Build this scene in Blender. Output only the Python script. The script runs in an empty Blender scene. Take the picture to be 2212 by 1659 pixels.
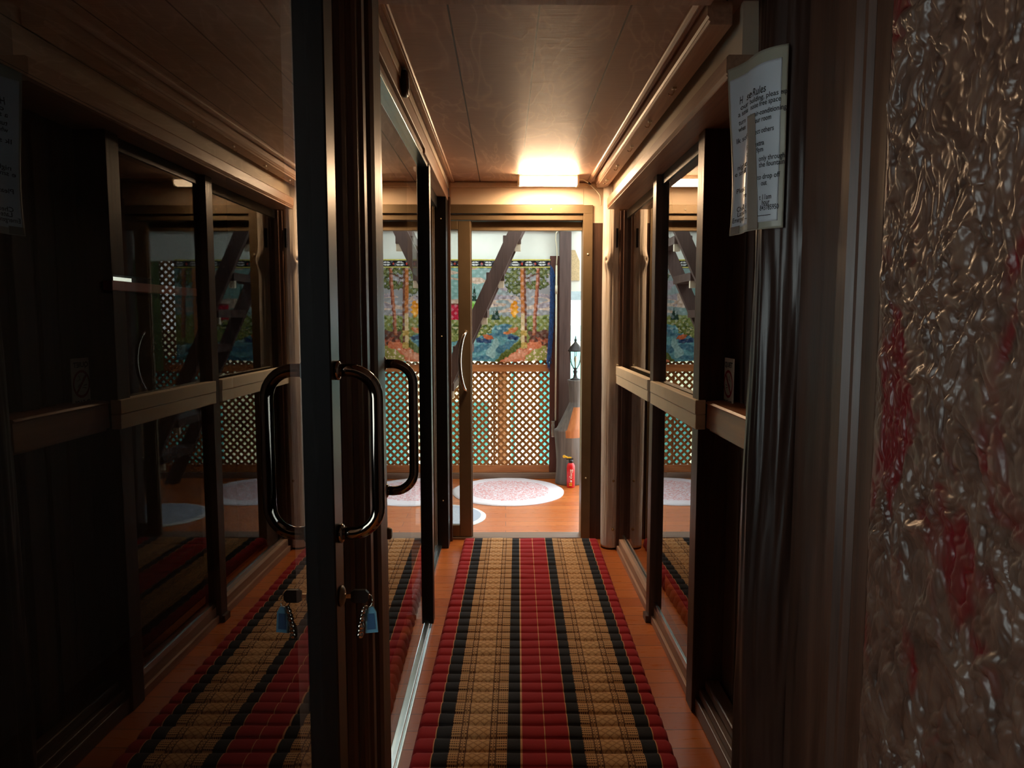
import bpy, bmesh, math, random
import numpy as np
from mathutils import Vector, Matrix, noise

random.seed(7)
S = bpy.context.scene
COL = S.collection

# ------------------------------------------------------------------ camera, sky, exposure
CAM = Vector((0.0, 0.0, 1.40)); F = 1534.0; CX, CY = 1106.0, 829.5
PITCH, YAW = math.radians(5.196), math.radians(0.525)
cd = bpy.data.cameras.new('camera'); cam = bpy.data.objects.new('camera', cd); COL.objects.link(cam)
cam.location = CAM; cam.rotation_euler = (math.radians(90) - PITCH, 0, -YAW)
cd.sensor_width = 36.0; cd.lens = F / 2212.0 * 36.0; cd.clip_start = 0.02
S.camera = cam

w = bpy.data.worlds.new('sky'); S.world = w; w.use_nodes = True
bgn = w.node_tree.nodes['Background']
bgn.inputs[0].default_value = (0.86, 0.97, 1.0, 1); bgn.inputs[1].default_value = 5.0

LAMP_COLOR = (1.0, 0.66, 0.38); LAMP_STRENGTH = 190.0

vs = S.view_settings
vs.view_transform = 'Standard'; vs.look = 'None'; vs.gamma = 1.0; vs.use_curve_mapping = False; vs.exposure = 0.12
S.cycles.use_denoising = True
S.cycles.max_bounces = 12; S.cycles.glossy_bounces = 6; S.cycles.transparent_max_bounces = 24; S.cycles.diffuse_bounces = 6
S.cycles.sample_clamp_indirect = 6.0

# ------------------------------------------------------------------ helpers
_fw = Vector((math.sin(YAW) * math.cos(PITCH), math.cos(YAW) * math.cos(PITCH), -math.sin(PITCH)))
_rt = Vector((math.cos(YAW), -math.sin(YAW), 0)); _up = _rt.cross(_fw)
def at(u, v, y):
    """world point on the plane at depth y seen at photo pixel u, v (used once to measure real positions)"""
    r = _fw + _rt * ((u - CX) / F) - _up * ((v - CY) / F)
    return CAM + r * (y / r.y)

def srgb(r, g, b):
    f = lambda c: (c / 255 / 12.92) if c / 255 <= .04045 else ((c / 255 + .055) / 1.055) ** 2.4
    return (f(r), f(g), f(b), 1)

def new_bm(): return bmesh.new()

def box(bm, x0, x1, y0, y1, z0, z1, bev=0.0):
    if x1 < x0: x0, x1 = x1, x0
    if y1 < y0: y0, y1 = y1, y0
    if z1 < z0: z0, z1 = z1, z0
    m = Matrix.Translation(((x0 + x1) / 2, (y0 + y1) / 2, (z0 + z1) / 2)) @ Matrix.Diagonal((x1 - x0, y1 - y0, z1 - z0, 1))
    g = bmesh.ops.create_cube(bm, size=1, matrix=m)
    if bev > 0:
        es = list({e for v in g['verts'] for e in v.link_edges})
        bmesh.ops.bevel(bm, geom=es, offset=min(bev, .45 * min(x1 - x0, y1 - y0, z1 - z0)), segments=2, profile=.5, affect='EDGES')
    return bm

def prism(bm, pts, axis, a, b):
    """closed 2-D outline extruded along an axis; pts are the two other coordinates in xyz order"""
    def P(p, t):
        return {'x': (t, p[0], p[1]), 'y': (p[0], t, p[1]), 'z': (p[0], p[1], t)}[axis]
    A = [bm.verts.new(P(p, a)) for p in pts]; B = [bm.verts.new(P(p, b)) for p in pts]
    n = len(pts)
    fs = [bm.faces.new(A), bm.faces.new(B[::-1])]
    for i in range(n): fs.append(bm.faces.new((A[i], B[i], B[(i + 1) % n], A[(i + 1) % n])))
    bmesh.ops.recalc_face_normals(bm, faces=fs)
    return bm

def tube(bm, pts, r, n=16, caps=True):
    pts = [Vector(p) for p in pts]; rings = []
    rs = r if isinstance(r, (list, tuple)) else [r] * len(pts)
    t0 = (pts[1] - pts[0]).normalized(); ref = Vector((0, 0, 1)) if abs(t0.z) < .9 else Vector((1, 0, 0))
    nrm = t0.cross(ref).normalized()
    for i, p in enumerate(pts):
        if i == 0: t = pts[1] - pts[0]
        elif i == len(pts) - 1: t = pts[-1] - pts[-2]
        else: t = pts[i + 1] - pts[i - 1]
        t.normalize(); nrm = (nrm - t * nrm.dot(t)).normalized(); bi = t.cross(nrm)
        rings.append([bm.verts.new(p + (nrm * math.cos(a) + bi * math.sin(a)) * rs[i]) for a in [2 * math.pi * k / n for k in range(n)]])
    for i in range(len(rings) - 1):
        for k in range(n):
            f = bm.faces.new((rings[i][k], rings[i][(k + 1) % n], rings[i + 1][(k + 1) % n], rings[i + 1][k])); f.smooth = True
    if caps:
        bm.faces.new(rings[0][::-1]); bm.faces.new(rings[-1])
    return bm

def lathe(bm, prof, loc, axis='z', n=32):
    loc = Vector(loc); rings = []
    for r, h in prof:
        ring = []
        for k in range(n):
            a = 2 * math.pi * k / n
            c, s = r * math.cos(a), r * math.sin(a)
            ring.append(bm.verts.new(loc + {'z': Vector((c, s, h)), 'x': Vector((h, c, s)), 'y': Vector((c, h, s))}[axis]))
        rings.append(ring)
    fs = []
    for i in range(len(rings) - 1):
        for k in range(n):
            f = bm.faces.new((rings[i][k], rings[i][(k + 1) % n], rings[i + 1][(k + 1) % n], rings[i + 1][k])); f.smooth = True; fs.append(f)
    fs.append(bm.faces.new(rings[0])); fs.append(bm.faces.new(rings[-1]))
    bmesh.ops.recalc_face_normals(bm, faces=fs)
    return bm

def obj(name, bm, mat, parent=None, smooth=False):
    me = bpy.data.meshes.new(name)
    if parent is not None:
        off = Vector(parent.location)
        pp = parent.parent
        while pp is not None: off = off + Vector(pp.location); pp = pp.parent
        bmesh.ops.translate(bm, verts=bm.verts, vec=-off)
    bm.to_mesh(me); bm.free()
    for m in (mat if isinstance(mat, (list, tuple)) else [mat]): me.materials.append(m)
    if smooth:
        for p in me.polygons: p.use_smooth = True
    o = bpy.data.objects.new(name, me); COL.objects.link(o)
    if parent is not None: o.parent = parent
    return o

def thing(name, label, cat, loc=(0, 0, 0), group=None):
    o = bpy.data.objects.new(name, None); COL.objects.link(o); o.location = loc; o.empty_display_size = .05
    return tag(o, label, cat, group)

def tag(o, label, cat, group=None, kind=None):
    o['label'] = label; o['category'] = cat
    if group: o['group'] = group
    if kind: o['kind'] = kind
    return o

def struct(o, label=None, cat=None):
    o['kind'] = 'structure'
    if label: o['label'] = label; o['category'] = cat
    return o

def sempty(name, label, cat, loc=(0, 0, 0)):
    o = thing(name, label, cat, loc); o['kind'] = 'structure'; return o

# ------------------------------------------------------------------ materials
def nmat(name):
    m = bpy.data.materials.new(name); m.use_nodes = True
    nt = m.node_tree; b = nt.nodes['Principled BSDF']
    return m, nt, b

def N(nt, t, **kw):
    n = nt.nodes.new(t)
    for k, v in kw.items():
        if k.startswith('i_'): n.inputs[int(k[2:])].default_value = v
        else: setattr(n, k, v)
    return n

def math_(nt, op, a, b=None, c=None):
    n = nt.nodes.new('ShaderNodeMath'); n.operation = op
    for i, x in enumerate((a, b, c)):
        if x is None: continue
        if isinstance(x, (int, float)): n.inputs[i].default_value = x
        else: nt.links.new(x, n.inputs[i])
    return n.outputs[0]

def mixc(nt, fac, a, b):
    n = nt.nodes.new('ShaderNodeMix'); n.data_type = 'RGBA'
    for i, x in ((0, fac), (6, a), (7, b)):
        if isinstance(x, (int, float)): n.inputs[i].default_value = x
        elif isinstance(x, tuple): n.inputs[i].default_value = x
        else: nt.links.new(x, n.inputs[i])
    return n.outputs[2]

def ramp(nt, fac, stops, interp='LINEAR'):
    n = nt.nodes.new('ShaderNodeValToRGB'); cr = n.color_ramp; cr.interpolation = interp
    while len(cr.elements) > 1: cr.elements.remove(cr.elements[-1])
    cr.elements[0].position = stops[0][0]; cr.elements[0].color = stops[0][1]
    for p, c in stops[1:]:
        e = cr.elements.new(p); e.color = c
    nt.links.new(fac, n.inputs[0]); return n.outputs[0]

def coords(nt, scale=(1, 1, 1), kind='Object'):
    tc = nt.nodes.new('ShaderNodeTexCoord'); mp = nt.nodes.new('ShaderNodeMapping')
    mp.inputs['Scale'].default_value = scale
    nt.links.new(tc.outputs[kind], mp.inputs[0]); return mp.outputs[0]

def noise_n(nt, vec, scale, detail=4, rough=.55, dist=0.0):
    n = nt.nodes.new('ShaderNodeTexNoise'); n.inputs['Scale'].default_value = scale; n.inputs['Detail'].default_value = detail
    n.inputs['Roughness'].default_value = rough; n.inputs['Distortion'].default_value = dist
    nt.links.new(vec, n.inputs['Vector']); return n.outputs[0]

def bump(nt, b, h, strength=.3, dist=.01):
    n = nt.nodes.new('ShaderNodeBump'); n.inputs['Strength'].default_value = strength; n.inputs['Distance'].default_value = dist
    nt.links.new(h, n.inputs['Height']); nt.links.new(n.outputs[0], b.inputs['Normal'])

def plain(name, col, rough=.5, metal=0.0, spec=.5, vary=.12, vscale=30, bmp=0.0):
    m, nt, b = nmat(name)
    nz = noise_n(nt, coords(nt), vscale)
    d = tuple(c * (1 - vary) for c in col[:3]) + (1,); l = tuple(min(1, c * (1 + vary)) for c in col[:3]) + (1,)
    nt.links.new(ramp(nt, nz, [(.3, d), (.7, l)]), b.inputs['Base Color'])
    b.inputs['Roughness'].default_value = rough; b.inputs['Metallic'].default_value = metal
    b.inputs['Specular IOR Level'].default_value = spec
    if bmp: bump(nt, b, nz, bmp, .003)
    return m

def wood(name, dark, light, axis='z', rough=.4, bmp=.15, scale=14, spec=.5, coat=0.0):
    m, nt, b = nmat(name)
    k = {'x': (.06, 1, 1), 'y': (1, .06, 1), 'z': (1, 1, .06)}[axis]
    v = coords(nt, k)
    n1 = noise_n(nt, v, scale, 6, .6, .6); n2 = noise_n(nt, v, scale * 5, 4, .6)
    mx = math_(nt, 'MULTIPLY_ADD', n2, .45, math_(nt, 'MULTIPLY', n1, .62))
    nt.links.new(ramp(nt, mx, [(.36, dark), (.68, light)]), b.inputs['Base Color'])
    rr = math_(nt, 'MULTIPLY_ADD', n2, .25, rough - .12); nt.links.new(rr, b.inputs['Roughness'])
    b.inputs['Specular IOR Level'].default_value = spec; b.inputs['Coat Weight'].default_value = coat; b.inputs['Coat Roughness'].default_value = .2
    bump(nt, b, mx, bmp, .004)
    return m

M = {}
M['dark_wood'] = wood('dark_stained_wood', srgb(48, 31, 24), srgb(90, 62, 48), 'z', .42, .3)
M['dark_wood_y'] = wood('dark_stained_wood_long', srgb(70, 48, 36), srgb(116, 84, 64), 'y', .36, .3)
M['brown_wood_y'] = wood('brown_varnished_board', srgb(146, 108, 84), srgb(196, 156, 126), 'y', .42, .2)
M['brown_wood'] = wood('brown_boards', srgb(58, 38, 28), srgb(98, 68, 52), 'z', .45, .25)
M['black_wood'] = wood('black_lacquered_timber', srgb(32, 22, 18), srgb(66, 46, 38), 'z', .34, .5, 9)
M['shelf_wood'] = wood('tan_varnished_wood', srgb(150, 96, 62), srgb(186, 128, 88), 'y', .35, .1)
M['bar_paint'] = plain('cream_painted_wood', srgb(236, 218, 186), .42, vary=.05, vscale=12)
M['beige_paint'] = plain('beige_wall_paint', srgb(216, 198, 172), .6, vary=.05, vscale=6)
M['peach_paint'] = plain('cream_fibreboard', srgb(236, 212, 184), .6, vary=.05, vscale=5)
M['white_paint'] = plain('white_board', srgb(226, 228, 216), .55, vary=.05, vscale=4)
M['bronze'] = plain('bronze_aluminium', srgb(122, 104, 78), .4, .3, vary=.08, vscale=8)
M['black_alu'] = plain('black_aluminium', srgb(18, 17, 17), .36, .3, vary=.1)
M['alu'] = plain('bare_aluminium', srgb(196, 206, 206), .22, .95, vary=.05)
M['chrome'] = plain('dark_polished_steel', srgb(150, 142, 132), .07, 1.0, vary=.04)
M['bright_steel'] = plain('brushed_steel', srgb(216, 206, 190), .2, 1.0, vary=.04)
M['black_plastic'] = plain('black_plastic', srgb(18, 18, 20), .4)
M['pale_post'] = None
M['ivory'] = plain('ivory_plastic', srgb(226, 214, 188), .4, vary=.04)
M['brass'] = plain('brass', srgb(170, 140, 96), .3, .9)
M['rust'] = wood('dark_brown_timber', srgb(62, 44, 38), srgb(92, 70, 62), 'z', .5, .2)
M['lattice'] = wood('golden_brown_lattice_wood', srgb(120, 74, 30), srgb(170, 112, 52), 'z', .5, .15)
M['rail'] = wood('orange_brown_rail_wood', srgb(140, 82, 40), srgb(190, 120, 66), 'x', .45, .15)
M['skirt'] = wood('grey_brown_skirting_wood', srgb(96, 76, 62), srgb(140, 114, 96), 'x', .5, .2)
M['red_brown'] = wood('red_brown_stile_wood', srgb(70, 34, 24), srgb(104, 56, 40), 'z', .5, .2)

def glass_mat():
    m = bpy.data.materials.new('window_glass'); m.use_nodes = True; nt = m.node_tree; nt.nodes.clear()
    out = N(nt, 'ShaderNodeOutputMaterial'); lw = N(nt, 'ShaderNodeLayerWeight'); lw.inputs[0].default_value = .5
    f = math_(nt, 'MULTIPLY_ADD', math_(nt, 'POWER', lw.outputs['Facing'], 3.6), .93, .068)
    tr = N(nt, 'ShaderNodeBsdfTransparent'); tr.inputs[0].default_value = (.80, .79, .77, 1)
    gl = N(nt, 'ShaderNodeBsdfGlossy'); gl.inputs[0].default_value = (.94, .95, .95, 1); gl.inputs['Roughness'].default_value = 0.0
    mx = N(nt, 'ShaderNodeMixShader'); nt.links.new(f, mx.inputs[0]); nt.links.new(tr.outputs[0], mx.inputs[1]); nt.links.new(gl.outputs[0], mx.inputs[2])
    nt.links.new(mx.outputs[0], out.inputs[0]); return m
def glass_back():
    m = bpy.data.materials.new('glass_rear_face'); m.use_nodes = True; nt = m.node_tree; nt.nodes.clear()
    out = N(nt, 'ShaderNodeOutputMaterial'); tr = N(nt, 'ShaderNodeBsdfTransparent'); tr.inputs[0].default_value = (.95, .97, .96, 1)
    nt.links.new(tr.outputs[0], out.inputs[0]); return m
M['glass'] = glass_mat(); M['glass_b'] = glass_back()

def pane(name, x0, x1, y0, y1, z0, z1, face, parent):
    """glass sheet; the face looking along `face` carries the reflection"""
    bm = new_bm(); box(bm, x0, x1, y0, y1, z0, z1)
    bm.normal_update(); fv = Vector(face)
    for f in bm.faces: f.material_index = 0 if f.normal.dot(fv) > .9 else 1
    return obj(name, bm, [M['glass'], M['glass_b']], parent)

def floor_mat():
    m, nt, b = nmat('orange_plank_floor')
    v = coords(nt)
    br = nt.nodes.new('ShaderNodeTexBrick'); br.offset = .37; br.inputs['Scale'].default_value = 1.0
    br.inputs['Brick Width'].default_value = 2.3; br.inputs['Row Height'].default_value = .105; br.inputs['Mortar Size'].default_value = .0016
    br.inputs['Mortar Smooth'].default_value = .2
    br.inputs['Color1'].default_value = srgb(186, 98, 42); br.inputs['Color2'].default_value = srgb(212, 122, 56); br.inputs['Mortar'].default_value = srgb(60, 32, 20)
    nt.links.new(v, br.inputs['Vector'])
    g = noise_n(nt, coords(nt, (1.2, 16, 1)), 6, 6, .6, .5)
    c = mixc(nt, math_(nt, 'MULTIPLY', g, .4), br.outputs[0], srgb(128, 62, 28))
    nt.links.new(c, b.inputs['Base Color'])
    nt.links.new(math_(nt, 'MULTIPLY_ADD', g, .3, .16), b.inputs['Roughness'])
    h = math_(nt, 'MULTIPLY_ADD', br.outputs['Fac'], -1.0, math_(nt, 'MULTIPLY', g, .25))
    bump(nt, b, h, .35, .003)
    return m
M['floor'] = floor_mat()

def ceiling_mat():
    m, nt, b = nmat('plywood_ceiling')
    v = coords(nt)
    sep = nt.nodes.new('ShaderNodeSeparateXYZ'); nt.links.new(v, sep.inputs[0])
    big = noise_n(nt, coords(nt, (2.6, .8, 1)), 1.6, 3, .5, .9)
    ring = math_(nt, 'PINGPONG', math_(nt, 'MULTIPLY', big, 15), 1.0)
    fine = noise_n(nt, coords(nt, (2, 60, 1)), 5, 4, .6)
    rl = math_(nt, 'POWER', ring, 6)
    mx = math_(nt, 'ADD', math_(nt, 'MULTIPLY', rl, .22), math_(nt, 'MULTIPLY', fine, .5))
    c = ramp(nt, mx, [(.15, srgb(158, 124, 104)), (.42, srgb(190, 156, 134)), (.75, srgb(210, 178, 154))])
    gx = math_(nt, 'FRACT', math_(nt, 'MULTIPLY_ADD', sep.outputs[0], 1 / .246, .126))
    groove = math_(nt, 'LESS_THAN', math_(nt, 'ABSOLUTE', math_(nt, 'SUBTRACT', gx, .5)), .011)
    c2 = mixc(nt, groove, c, srgb(44, 26, 18))
    nt.links.new(c2, b.inputs['Base Color'])
    nt.links.new(math_(nt, 'MULTIPLY_ADD', fine, .25, .36), b.inputs['Roughness'])
    bump(nt, b, math_(nt, 'ADD', mx, math_(nt, 'MULTIPLY', groove, -1.5)), .35, .002)
    return m
M['ceiling'] = ceiling_mat()

def post_mat():
    m, nt, b = nmat('pale_limewashed_trunk')
    v = coords(nt, (1, 1, .1)); n1 = noise_n(nt, v, 16, 5, .6, 1.2); n2 = noise_n(nt, v, 70, 3)
    nt.links.new(ramp(nt, n1, [(.3, srgb(178, 158, 138)), (.5, srgb(214, 200, 182)), (.75, srgb(234, 222, 206))]), b.inputs['Base Color'])
    b.inputs['Roughness'].default_value = .42; bump(nt, b, math_(nt, 'MULTIPLY_ADD', n2, .3, n1), .35, .006)
    return m
M['pale_post'] = post_mat()

# ------------------------------------------------------------------ setting: floor, ceiling, walls
XL = -0.345          # left wall line
END = 4.43           # far wall
bm = new_bm(); box(bm, -3.0, 2.2, -1.6, 6.42, -.12, 0)
struct(obj('floor', bm, M['floor']))
bm = new_bm(); box(bm, -1.75, 2.1, -1.6, 4.50, 2.236, 2.36)
struct(obj('ceiling', bm, M['ceiling']))
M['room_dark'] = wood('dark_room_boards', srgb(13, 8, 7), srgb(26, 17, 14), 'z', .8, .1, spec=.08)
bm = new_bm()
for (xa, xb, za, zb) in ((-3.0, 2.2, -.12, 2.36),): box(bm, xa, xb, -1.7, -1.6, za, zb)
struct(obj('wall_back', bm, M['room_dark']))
# the dark rooms on both sides, seen through the glass
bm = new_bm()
for (ya, yb, za, zb) in ((-1.6, -1.4, 0, 2.236), (-1.4, .9, 0, .85), (-1.4, .9, 2.1, 2.236), (.9, 3.03, 0, 2.236), (3.03, 3.37, 0, 1.562), (3.03, 3.37, 1.590, 2.236), (3.37, 4.43, 0, 2.236)):  # wide opening beside the camera is added, unseen, to let in fill daylight
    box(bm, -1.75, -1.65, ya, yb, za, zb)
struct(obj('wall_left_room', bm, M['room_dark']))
M['maroon'] = plain('maroon_board', srgb(92, 40, 34), .6)
bm = new_bm(); box(bm, -1.65, -1.61, 2.95, 3.75, 1.520, 1.560, .003); struct(obj('trim_18', bm, M['maroon']))
bm = new_bm(); box(bm, -1.65, -.47, -1.6, 4.30, 0, .006); struct(obj('floor_left_dark_sheet', bm, M['room_dark']))  # thin dark sheet added over the planks, stands in for the room's shade
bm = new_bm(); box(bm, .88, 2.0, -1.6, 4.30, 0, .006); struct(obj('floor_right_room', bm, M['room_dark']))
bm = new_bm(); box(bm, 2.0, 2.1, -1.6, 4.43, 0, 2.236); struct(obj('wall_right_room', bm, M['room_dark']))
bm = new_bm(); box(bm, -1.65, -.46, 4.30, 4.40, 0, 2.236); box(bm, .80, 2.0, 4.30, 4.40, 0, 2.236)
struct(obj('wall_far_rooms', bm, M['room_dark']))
# far wall above and beside the end door
bm = new_bm()
box(bm, -.345, .70, END, END + .10, 2.098, 2.236)
box(bm, .537, .70, END, END + .10, 1.99, 2.098)
box(bm, -.335, .505, END - .018, END, 2.204, 2.228, .003)          # lip board under the ceiling
box(bm, -.335, .478, END - .004, END, 2.100, 2.196, .001)
struct(obj('wall_far', bm, M['peach_paint']))
bm = new_bm(); box(bm, .537, .70, END, END + .10, 0, 1.99); box(bm, -1.75, -.35, END, END + .10, 0, 2.236); box(bm, .70, 2.1, END, END + .10, 0, 2.236)
struct(obj('wall_far_dark', bm, M['dark_wood']))

# ---- left wall: head boards
bm = new_bm()
box(bm, -.42, XL, 1.42, END, 2.197, 2.236, .002)
struct(obj('trim_1', bm, M['beige_paint']))
bm = new_bm()
box(bm, -.42, XL - .004, 1.42, END, 2.140, 2.197, .002)
box(bm, -.42, XL - .012, 1.42, 3.16, 2.060, 2.132, .003)
box(bm, -.44, XL - .003, 3.16, END, 2.118, 2.140, .002)
struct(obj('trim_2', bm, M['brown_wood_y']))
bm = new_bm(); box(bm, -.44, XL - .02, 1.40, 3.16, 2.132, 2.140); struct(obj('trim_3', bm, M['black_wood']))
bm = new_bm(); box(bm, -.46, -.33, -.2, 1.42, 2.06, 2.236, .003); struct(obj('wall_left', bm, M['dark_wood']))
# bead strips along the ceiling
def bead(name, x0, x1, y0, y1, z0, z1, mat):
    b_ = new_bm(); h = z1 - z0; wd = x1 - x0
    pts = [(x0, z1), (x0, z0 + h * .55), (x0 + wd * .12, z0 + h * .3), (x0 + wd * .3, z0 + h * .12), (x0 + wd * .42, z0), (x0 + wd * .55, z0), (x0 + wd * .62, z0 + h * .28),
           (x0 + wd * .72, z0 + h * .1), (x0 + wd * .86, z0 + h * .1), (x1, z0 + h * .5), (x1, z1)]
    prism(b_, pts, 'y', y0, y1); return struct(obj(name, b_, mat))
bead('trim_4', -.330, -.309, 1.872, 4.42, 2.224, 2.236, M['brown_wood_y'])
bead('trim_5', .497, .524, 1.872, 4.42, 2.220, 2.236, M['brown_wood_y'])
bm = new_bm(); box(bm, -.33, .52, 1.80, 1.872, 2.19, 2.236, .003); struct(obj('trim_6', bm, M['brown_wood_y']))
# right: curtain rail board, upper wall, beam over the windows
bm = new_bm()
prism(bm, [(.534, 2.236), (.534, 2.200), (.539, 2.194), (.537, 2.188), (.542, 2.184), (.540, 2.176), (.60, 2.176), (.60, 2.236)], 'y', 1.95, 4.28)
struct(obj('trim_7', bm, M['brown_wood_y']))
bm = new_bm(); box(bm, .628, .80, 1.95, 4.25, 2.09, 2.236); struct(obj('wall_right', bm, M['beige_paint']))
bm = new_bm()
prism(bm, [(.80, 2.098), (.592, 2.098), (.586, 2.092), (.586, 2.052), (.590, 2.048), (.586, 2.044), (.591, 2.039), (.588, 2.032), (.80, 2.032)], 'y', 1.945, 4.16)
struct(obj('trim_8', bm, M['brown_wood_y']))

# ---- jamb mouldings between the two left doors
bm = new_bm()
prof = [(-.42, 1.385), (-.332, 1.385), (-.332, 1.43), (-.322, 1.437), (-.318, 1.452), (-.324, 1.465), (-.324, 1.50), (-.314, 1.508), (-.309, 1.525), (-.316, 1.542), (-.316, 1.585),
        (-.309, 1.592), (-.309, 1.62), (-.318, 1.628), (-.318, 1.66), (-.308, 1.668), (-.303, 1.69), (-.303, 1.775), (-.309, 1.80), (-.42, 1.80)]
prism(bm, prof, 'z', 0, 2.236)
struct(obj('trim_9', bm, M['dark_wood']))

# ---- door_3: the glass leaf beside the camera
TL = math.radians(.6)
d3 = sempty('door_3', 'dark framed glass door leaf nearest the camera on the left, steel pull handle', 'glass door', (-.352, .8, 0))
def gx(y): return -.352 + math.tan(TL) * (y - .8)
bm = new_bm(); box(bm, gx(1.3) - .03, gx(1.3) + .028, 1.298, 1.365, .012, 2.056, .003); obj('door_stile', bm, M['black_alu'], d3)
bm = new_bm(); box(bm, gx(.3) - .03, gx(.3) + .02, .10, .17, .012, 2.056, .003); obj('door_stile', bm, M['black_alu'], d3)
bm = new_bm(); box(bm, gx(.7) - .03, gx(.7) + .0015, .17, 1.298, .012, .09, .002); obj('bottom_rail', bm, M['black_alu'], d3)
bm = new_bm(); box(bm, gx(.7) - .03, gx(.7) + .015, .17, 1.298, 2.0, 2.056, .002); obj('top_rail', bm, M['black_alu'], d3)
bm = new_bm()
vs_ = [bm.verts.new((gx(y) + dx, y, z)) for dx in (0, -.006) for (y, z) in ((.16, .08), (1.31, .08), (1.31, 2.01), (.16, 2.01))]
q = [(0, 1, 2, 3), (7, 6, 5, 4), (0, 4, 5, 1), (1, 5, 6, 2), (2, 6, 7, 3), (3, 7, 4, 0)]
for k, ids in enumerate(q):
    f = bm.faces.new([vs_[i] for i in ids]); f.material_index = 0 if k == 0 else 1
bmesh.ops.recalc_face_normals(bm, faces=bm.faces[:])
obj('glass_pane', bm, [M['glass'], M['glass_b']], d3)
def d_handle(parent, x, y, z0, z1, out, r, mat):
    R = .052; p = []
    c = [(x + out - R, z1 - R, 90, 0), (x + out - R, z0 + R, 0, -90)]
    p.append((x, y, z1))
    for k in range(9):
        a = math.radians(90 - k * 90 / 8); p.append((x + out - R + R * math.cos(a), y, z1 - R + R * math.sin(a)))
    for k in range(9):
        a = math.radians(-k * 90 / 8); p.append((x + out - R + R * math.cos(a), y, z0 + R + R * math.sin(a)))
    p.append((x, y, z0))
    b_ = new_bm(); tube(b_, p, r, 20); h = obj('door_handle', b_, mat, parent)
    b2 = new_bm()
    for zz in (z0, z1): lathe(b2, [(.006, -.003), (.0185, -.002), (.0185, .006), (.015, .009), (.0, .009)], (x, y, zz), 'x', 24)
    obj('rosette', b2, mat, h); return h
d_handle(d3, gx(1.33) + .028, 1.332, .992, 1.305, .076, .0125, M['chrome'])
# ---- door_2: far left sliding leaf
d2 = sempty('door_2', 'dark framed sliding glass door leaf beyond the jamb on the left, steel pull handle', 'glass door', (-.352, 2.4, 0))
bm = new_bm(); box(bm, -.382, -.326, 3.10, 3.16, .03, 2.06, .002); obj('door_stile', bm, M['black_alu'], d2)
bm = new_bm(); box(bm, -.382, -.322, 1.82, 1.90, .03, 2.06, .002); obj('door_stile', bm, M['black_alu'], d2)
bm = new_bm(); box(bm, -.382, -.340, 1.90, 3.10, .03, .05, .002); obj('bottom_rail', bm, M['alu'], d2)
bm = new_bm(); box(bm, -.382, -.331, 1.90, 3.10, 2.046, 2.06, .001); obj('top_rail', bm, M['alu'], d2)
pane('glass_pane', -.358, -.352, 1.88, 3.12, .04, 2.05, (1, 0, 0), d2)
d_handle(d2, -.322, 1.868, .944, 1.284, .078, .0125, M['chrome'])
bm = new_bm(); lathe(bm, [(.016, 0), (.016, .012), (.012, .016), (0.0, .016)], (-.322, 1.868, .827), 'x', 24); obj('lock_cylinder', bm, M['bronze'], d2)
bm = new_bm(); box(bm, -.39, -.334, 1.80, 3.18, 0, .022, .002); box(bm, -.341, -.337, 1.80, 3.18, .022, .027); struct(obj('trim_10', bm, M['alu']))
# ---- door_4: recessed leaf beyond
d4 = sempty('door_4', 'recessed sliding glass door leaf by the far left corner', 'glass door', (-.43, 3.7, 0))
bm = new_bm(); box(bm, -.46, -.349, 4.25, 4.40, 0, 2.118, .003); obj('door_frame', bm, M['black_alu'], d4)
bm = new_bm(); box(bm, -.46, -.418, 4.16, 4.25, .03, 2.09, .003); box(bm, -.418, -.412, 4.17, 4.19, .03, 2.09); obj('door_stile', bm, M['bronze'], d4)
bm = new_bm(); box(bm, -.46, -.40, 3.16, 4.25, 2.05, 2.118, .003); obj('top_rail', bm, M['black_alu'], d4)
bm = new_bm(); box(bm, -.46, -.412, 3.16, 4.25, 0, .05, .003); box(bm, -.46, -.39, 3.18, 4.25, 0, .02, .002); obj('bottom_track', bm, M['alu'], d4)
pane('glass_pane', -.441, -.435, 3.20, 4.20, .04, 2.07, (1, 0, 0), d4)
for zz in (1.99, 1.3, .3):
    bm = new_bm(); lathe(bm, [(.004, 0), (.004, -.003), (0.0, -.004)], (-.38, 4.25, zz), 'y', 10); obj('screw_head', bm, M['ivory'], d4)
bm = new_bm(); box(bm, -.352, -.336, 4.39, END, 0, 2.14, .002); struct(obj('trim_11', bm, M['brown_wood']))

# ---- door_1: the sliding door in the far wall
d1 = sempty('door_1', 'bronze aluminium sliding door standing open in the far wall', 'sliding door', (.1, END, 0))
bm = new_bm(); box(bm, -.40, .536, END - .012, END + .10, 2.046, 2.097, .002); box(bm, .478, .536, END - .012, END + .10, 0, 2.046, .002); obj('door_frame', bm, M['bronze'], d1)
bm = new_bm(); box(bm, -.40, .478, END + .004, END + .10, 2.008, 2.042, .002); obj('header_rail', bm, M['bronze'], d1)
bm = new_bm(); box(bm, -.215, .478, END + .05, END + .09, 1.950, 2.004, .002); obj('top_rail', bm, M['bronze'], d1)
bm = new_bm(); box(bm, -.293, -.215, END + .012, END + .048, .015, 2.004, .003); box(bm, -.80, -.293, END + .012, END + .048, .015, .09, .003); box(bm, -.80, -.293, END + .012, END + .048, 1.95, 2.004, .003)
box(bm, -.215, -.209, END + .02, END + .04, .015, 2.004)
lf = obj('door_leaf', bm, M['bronze'], d1)
pane('glass_pane', -.80, -.29, END + .027, END + .033, .08, 1.96, (0, -1, 0), lf)
pts = []
for k in range(17):
    t = k / 16; a = math.sin(math.pi * t) ** .6
    pts.append((-.245 - .038 * a, END + .008 - .045 * a, 1.325 - t * .375))
bm = new_bm(); tube(bm, pts, .011, 14); obj('door_handle', bm, M['bright_steel'], lf)
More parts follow.
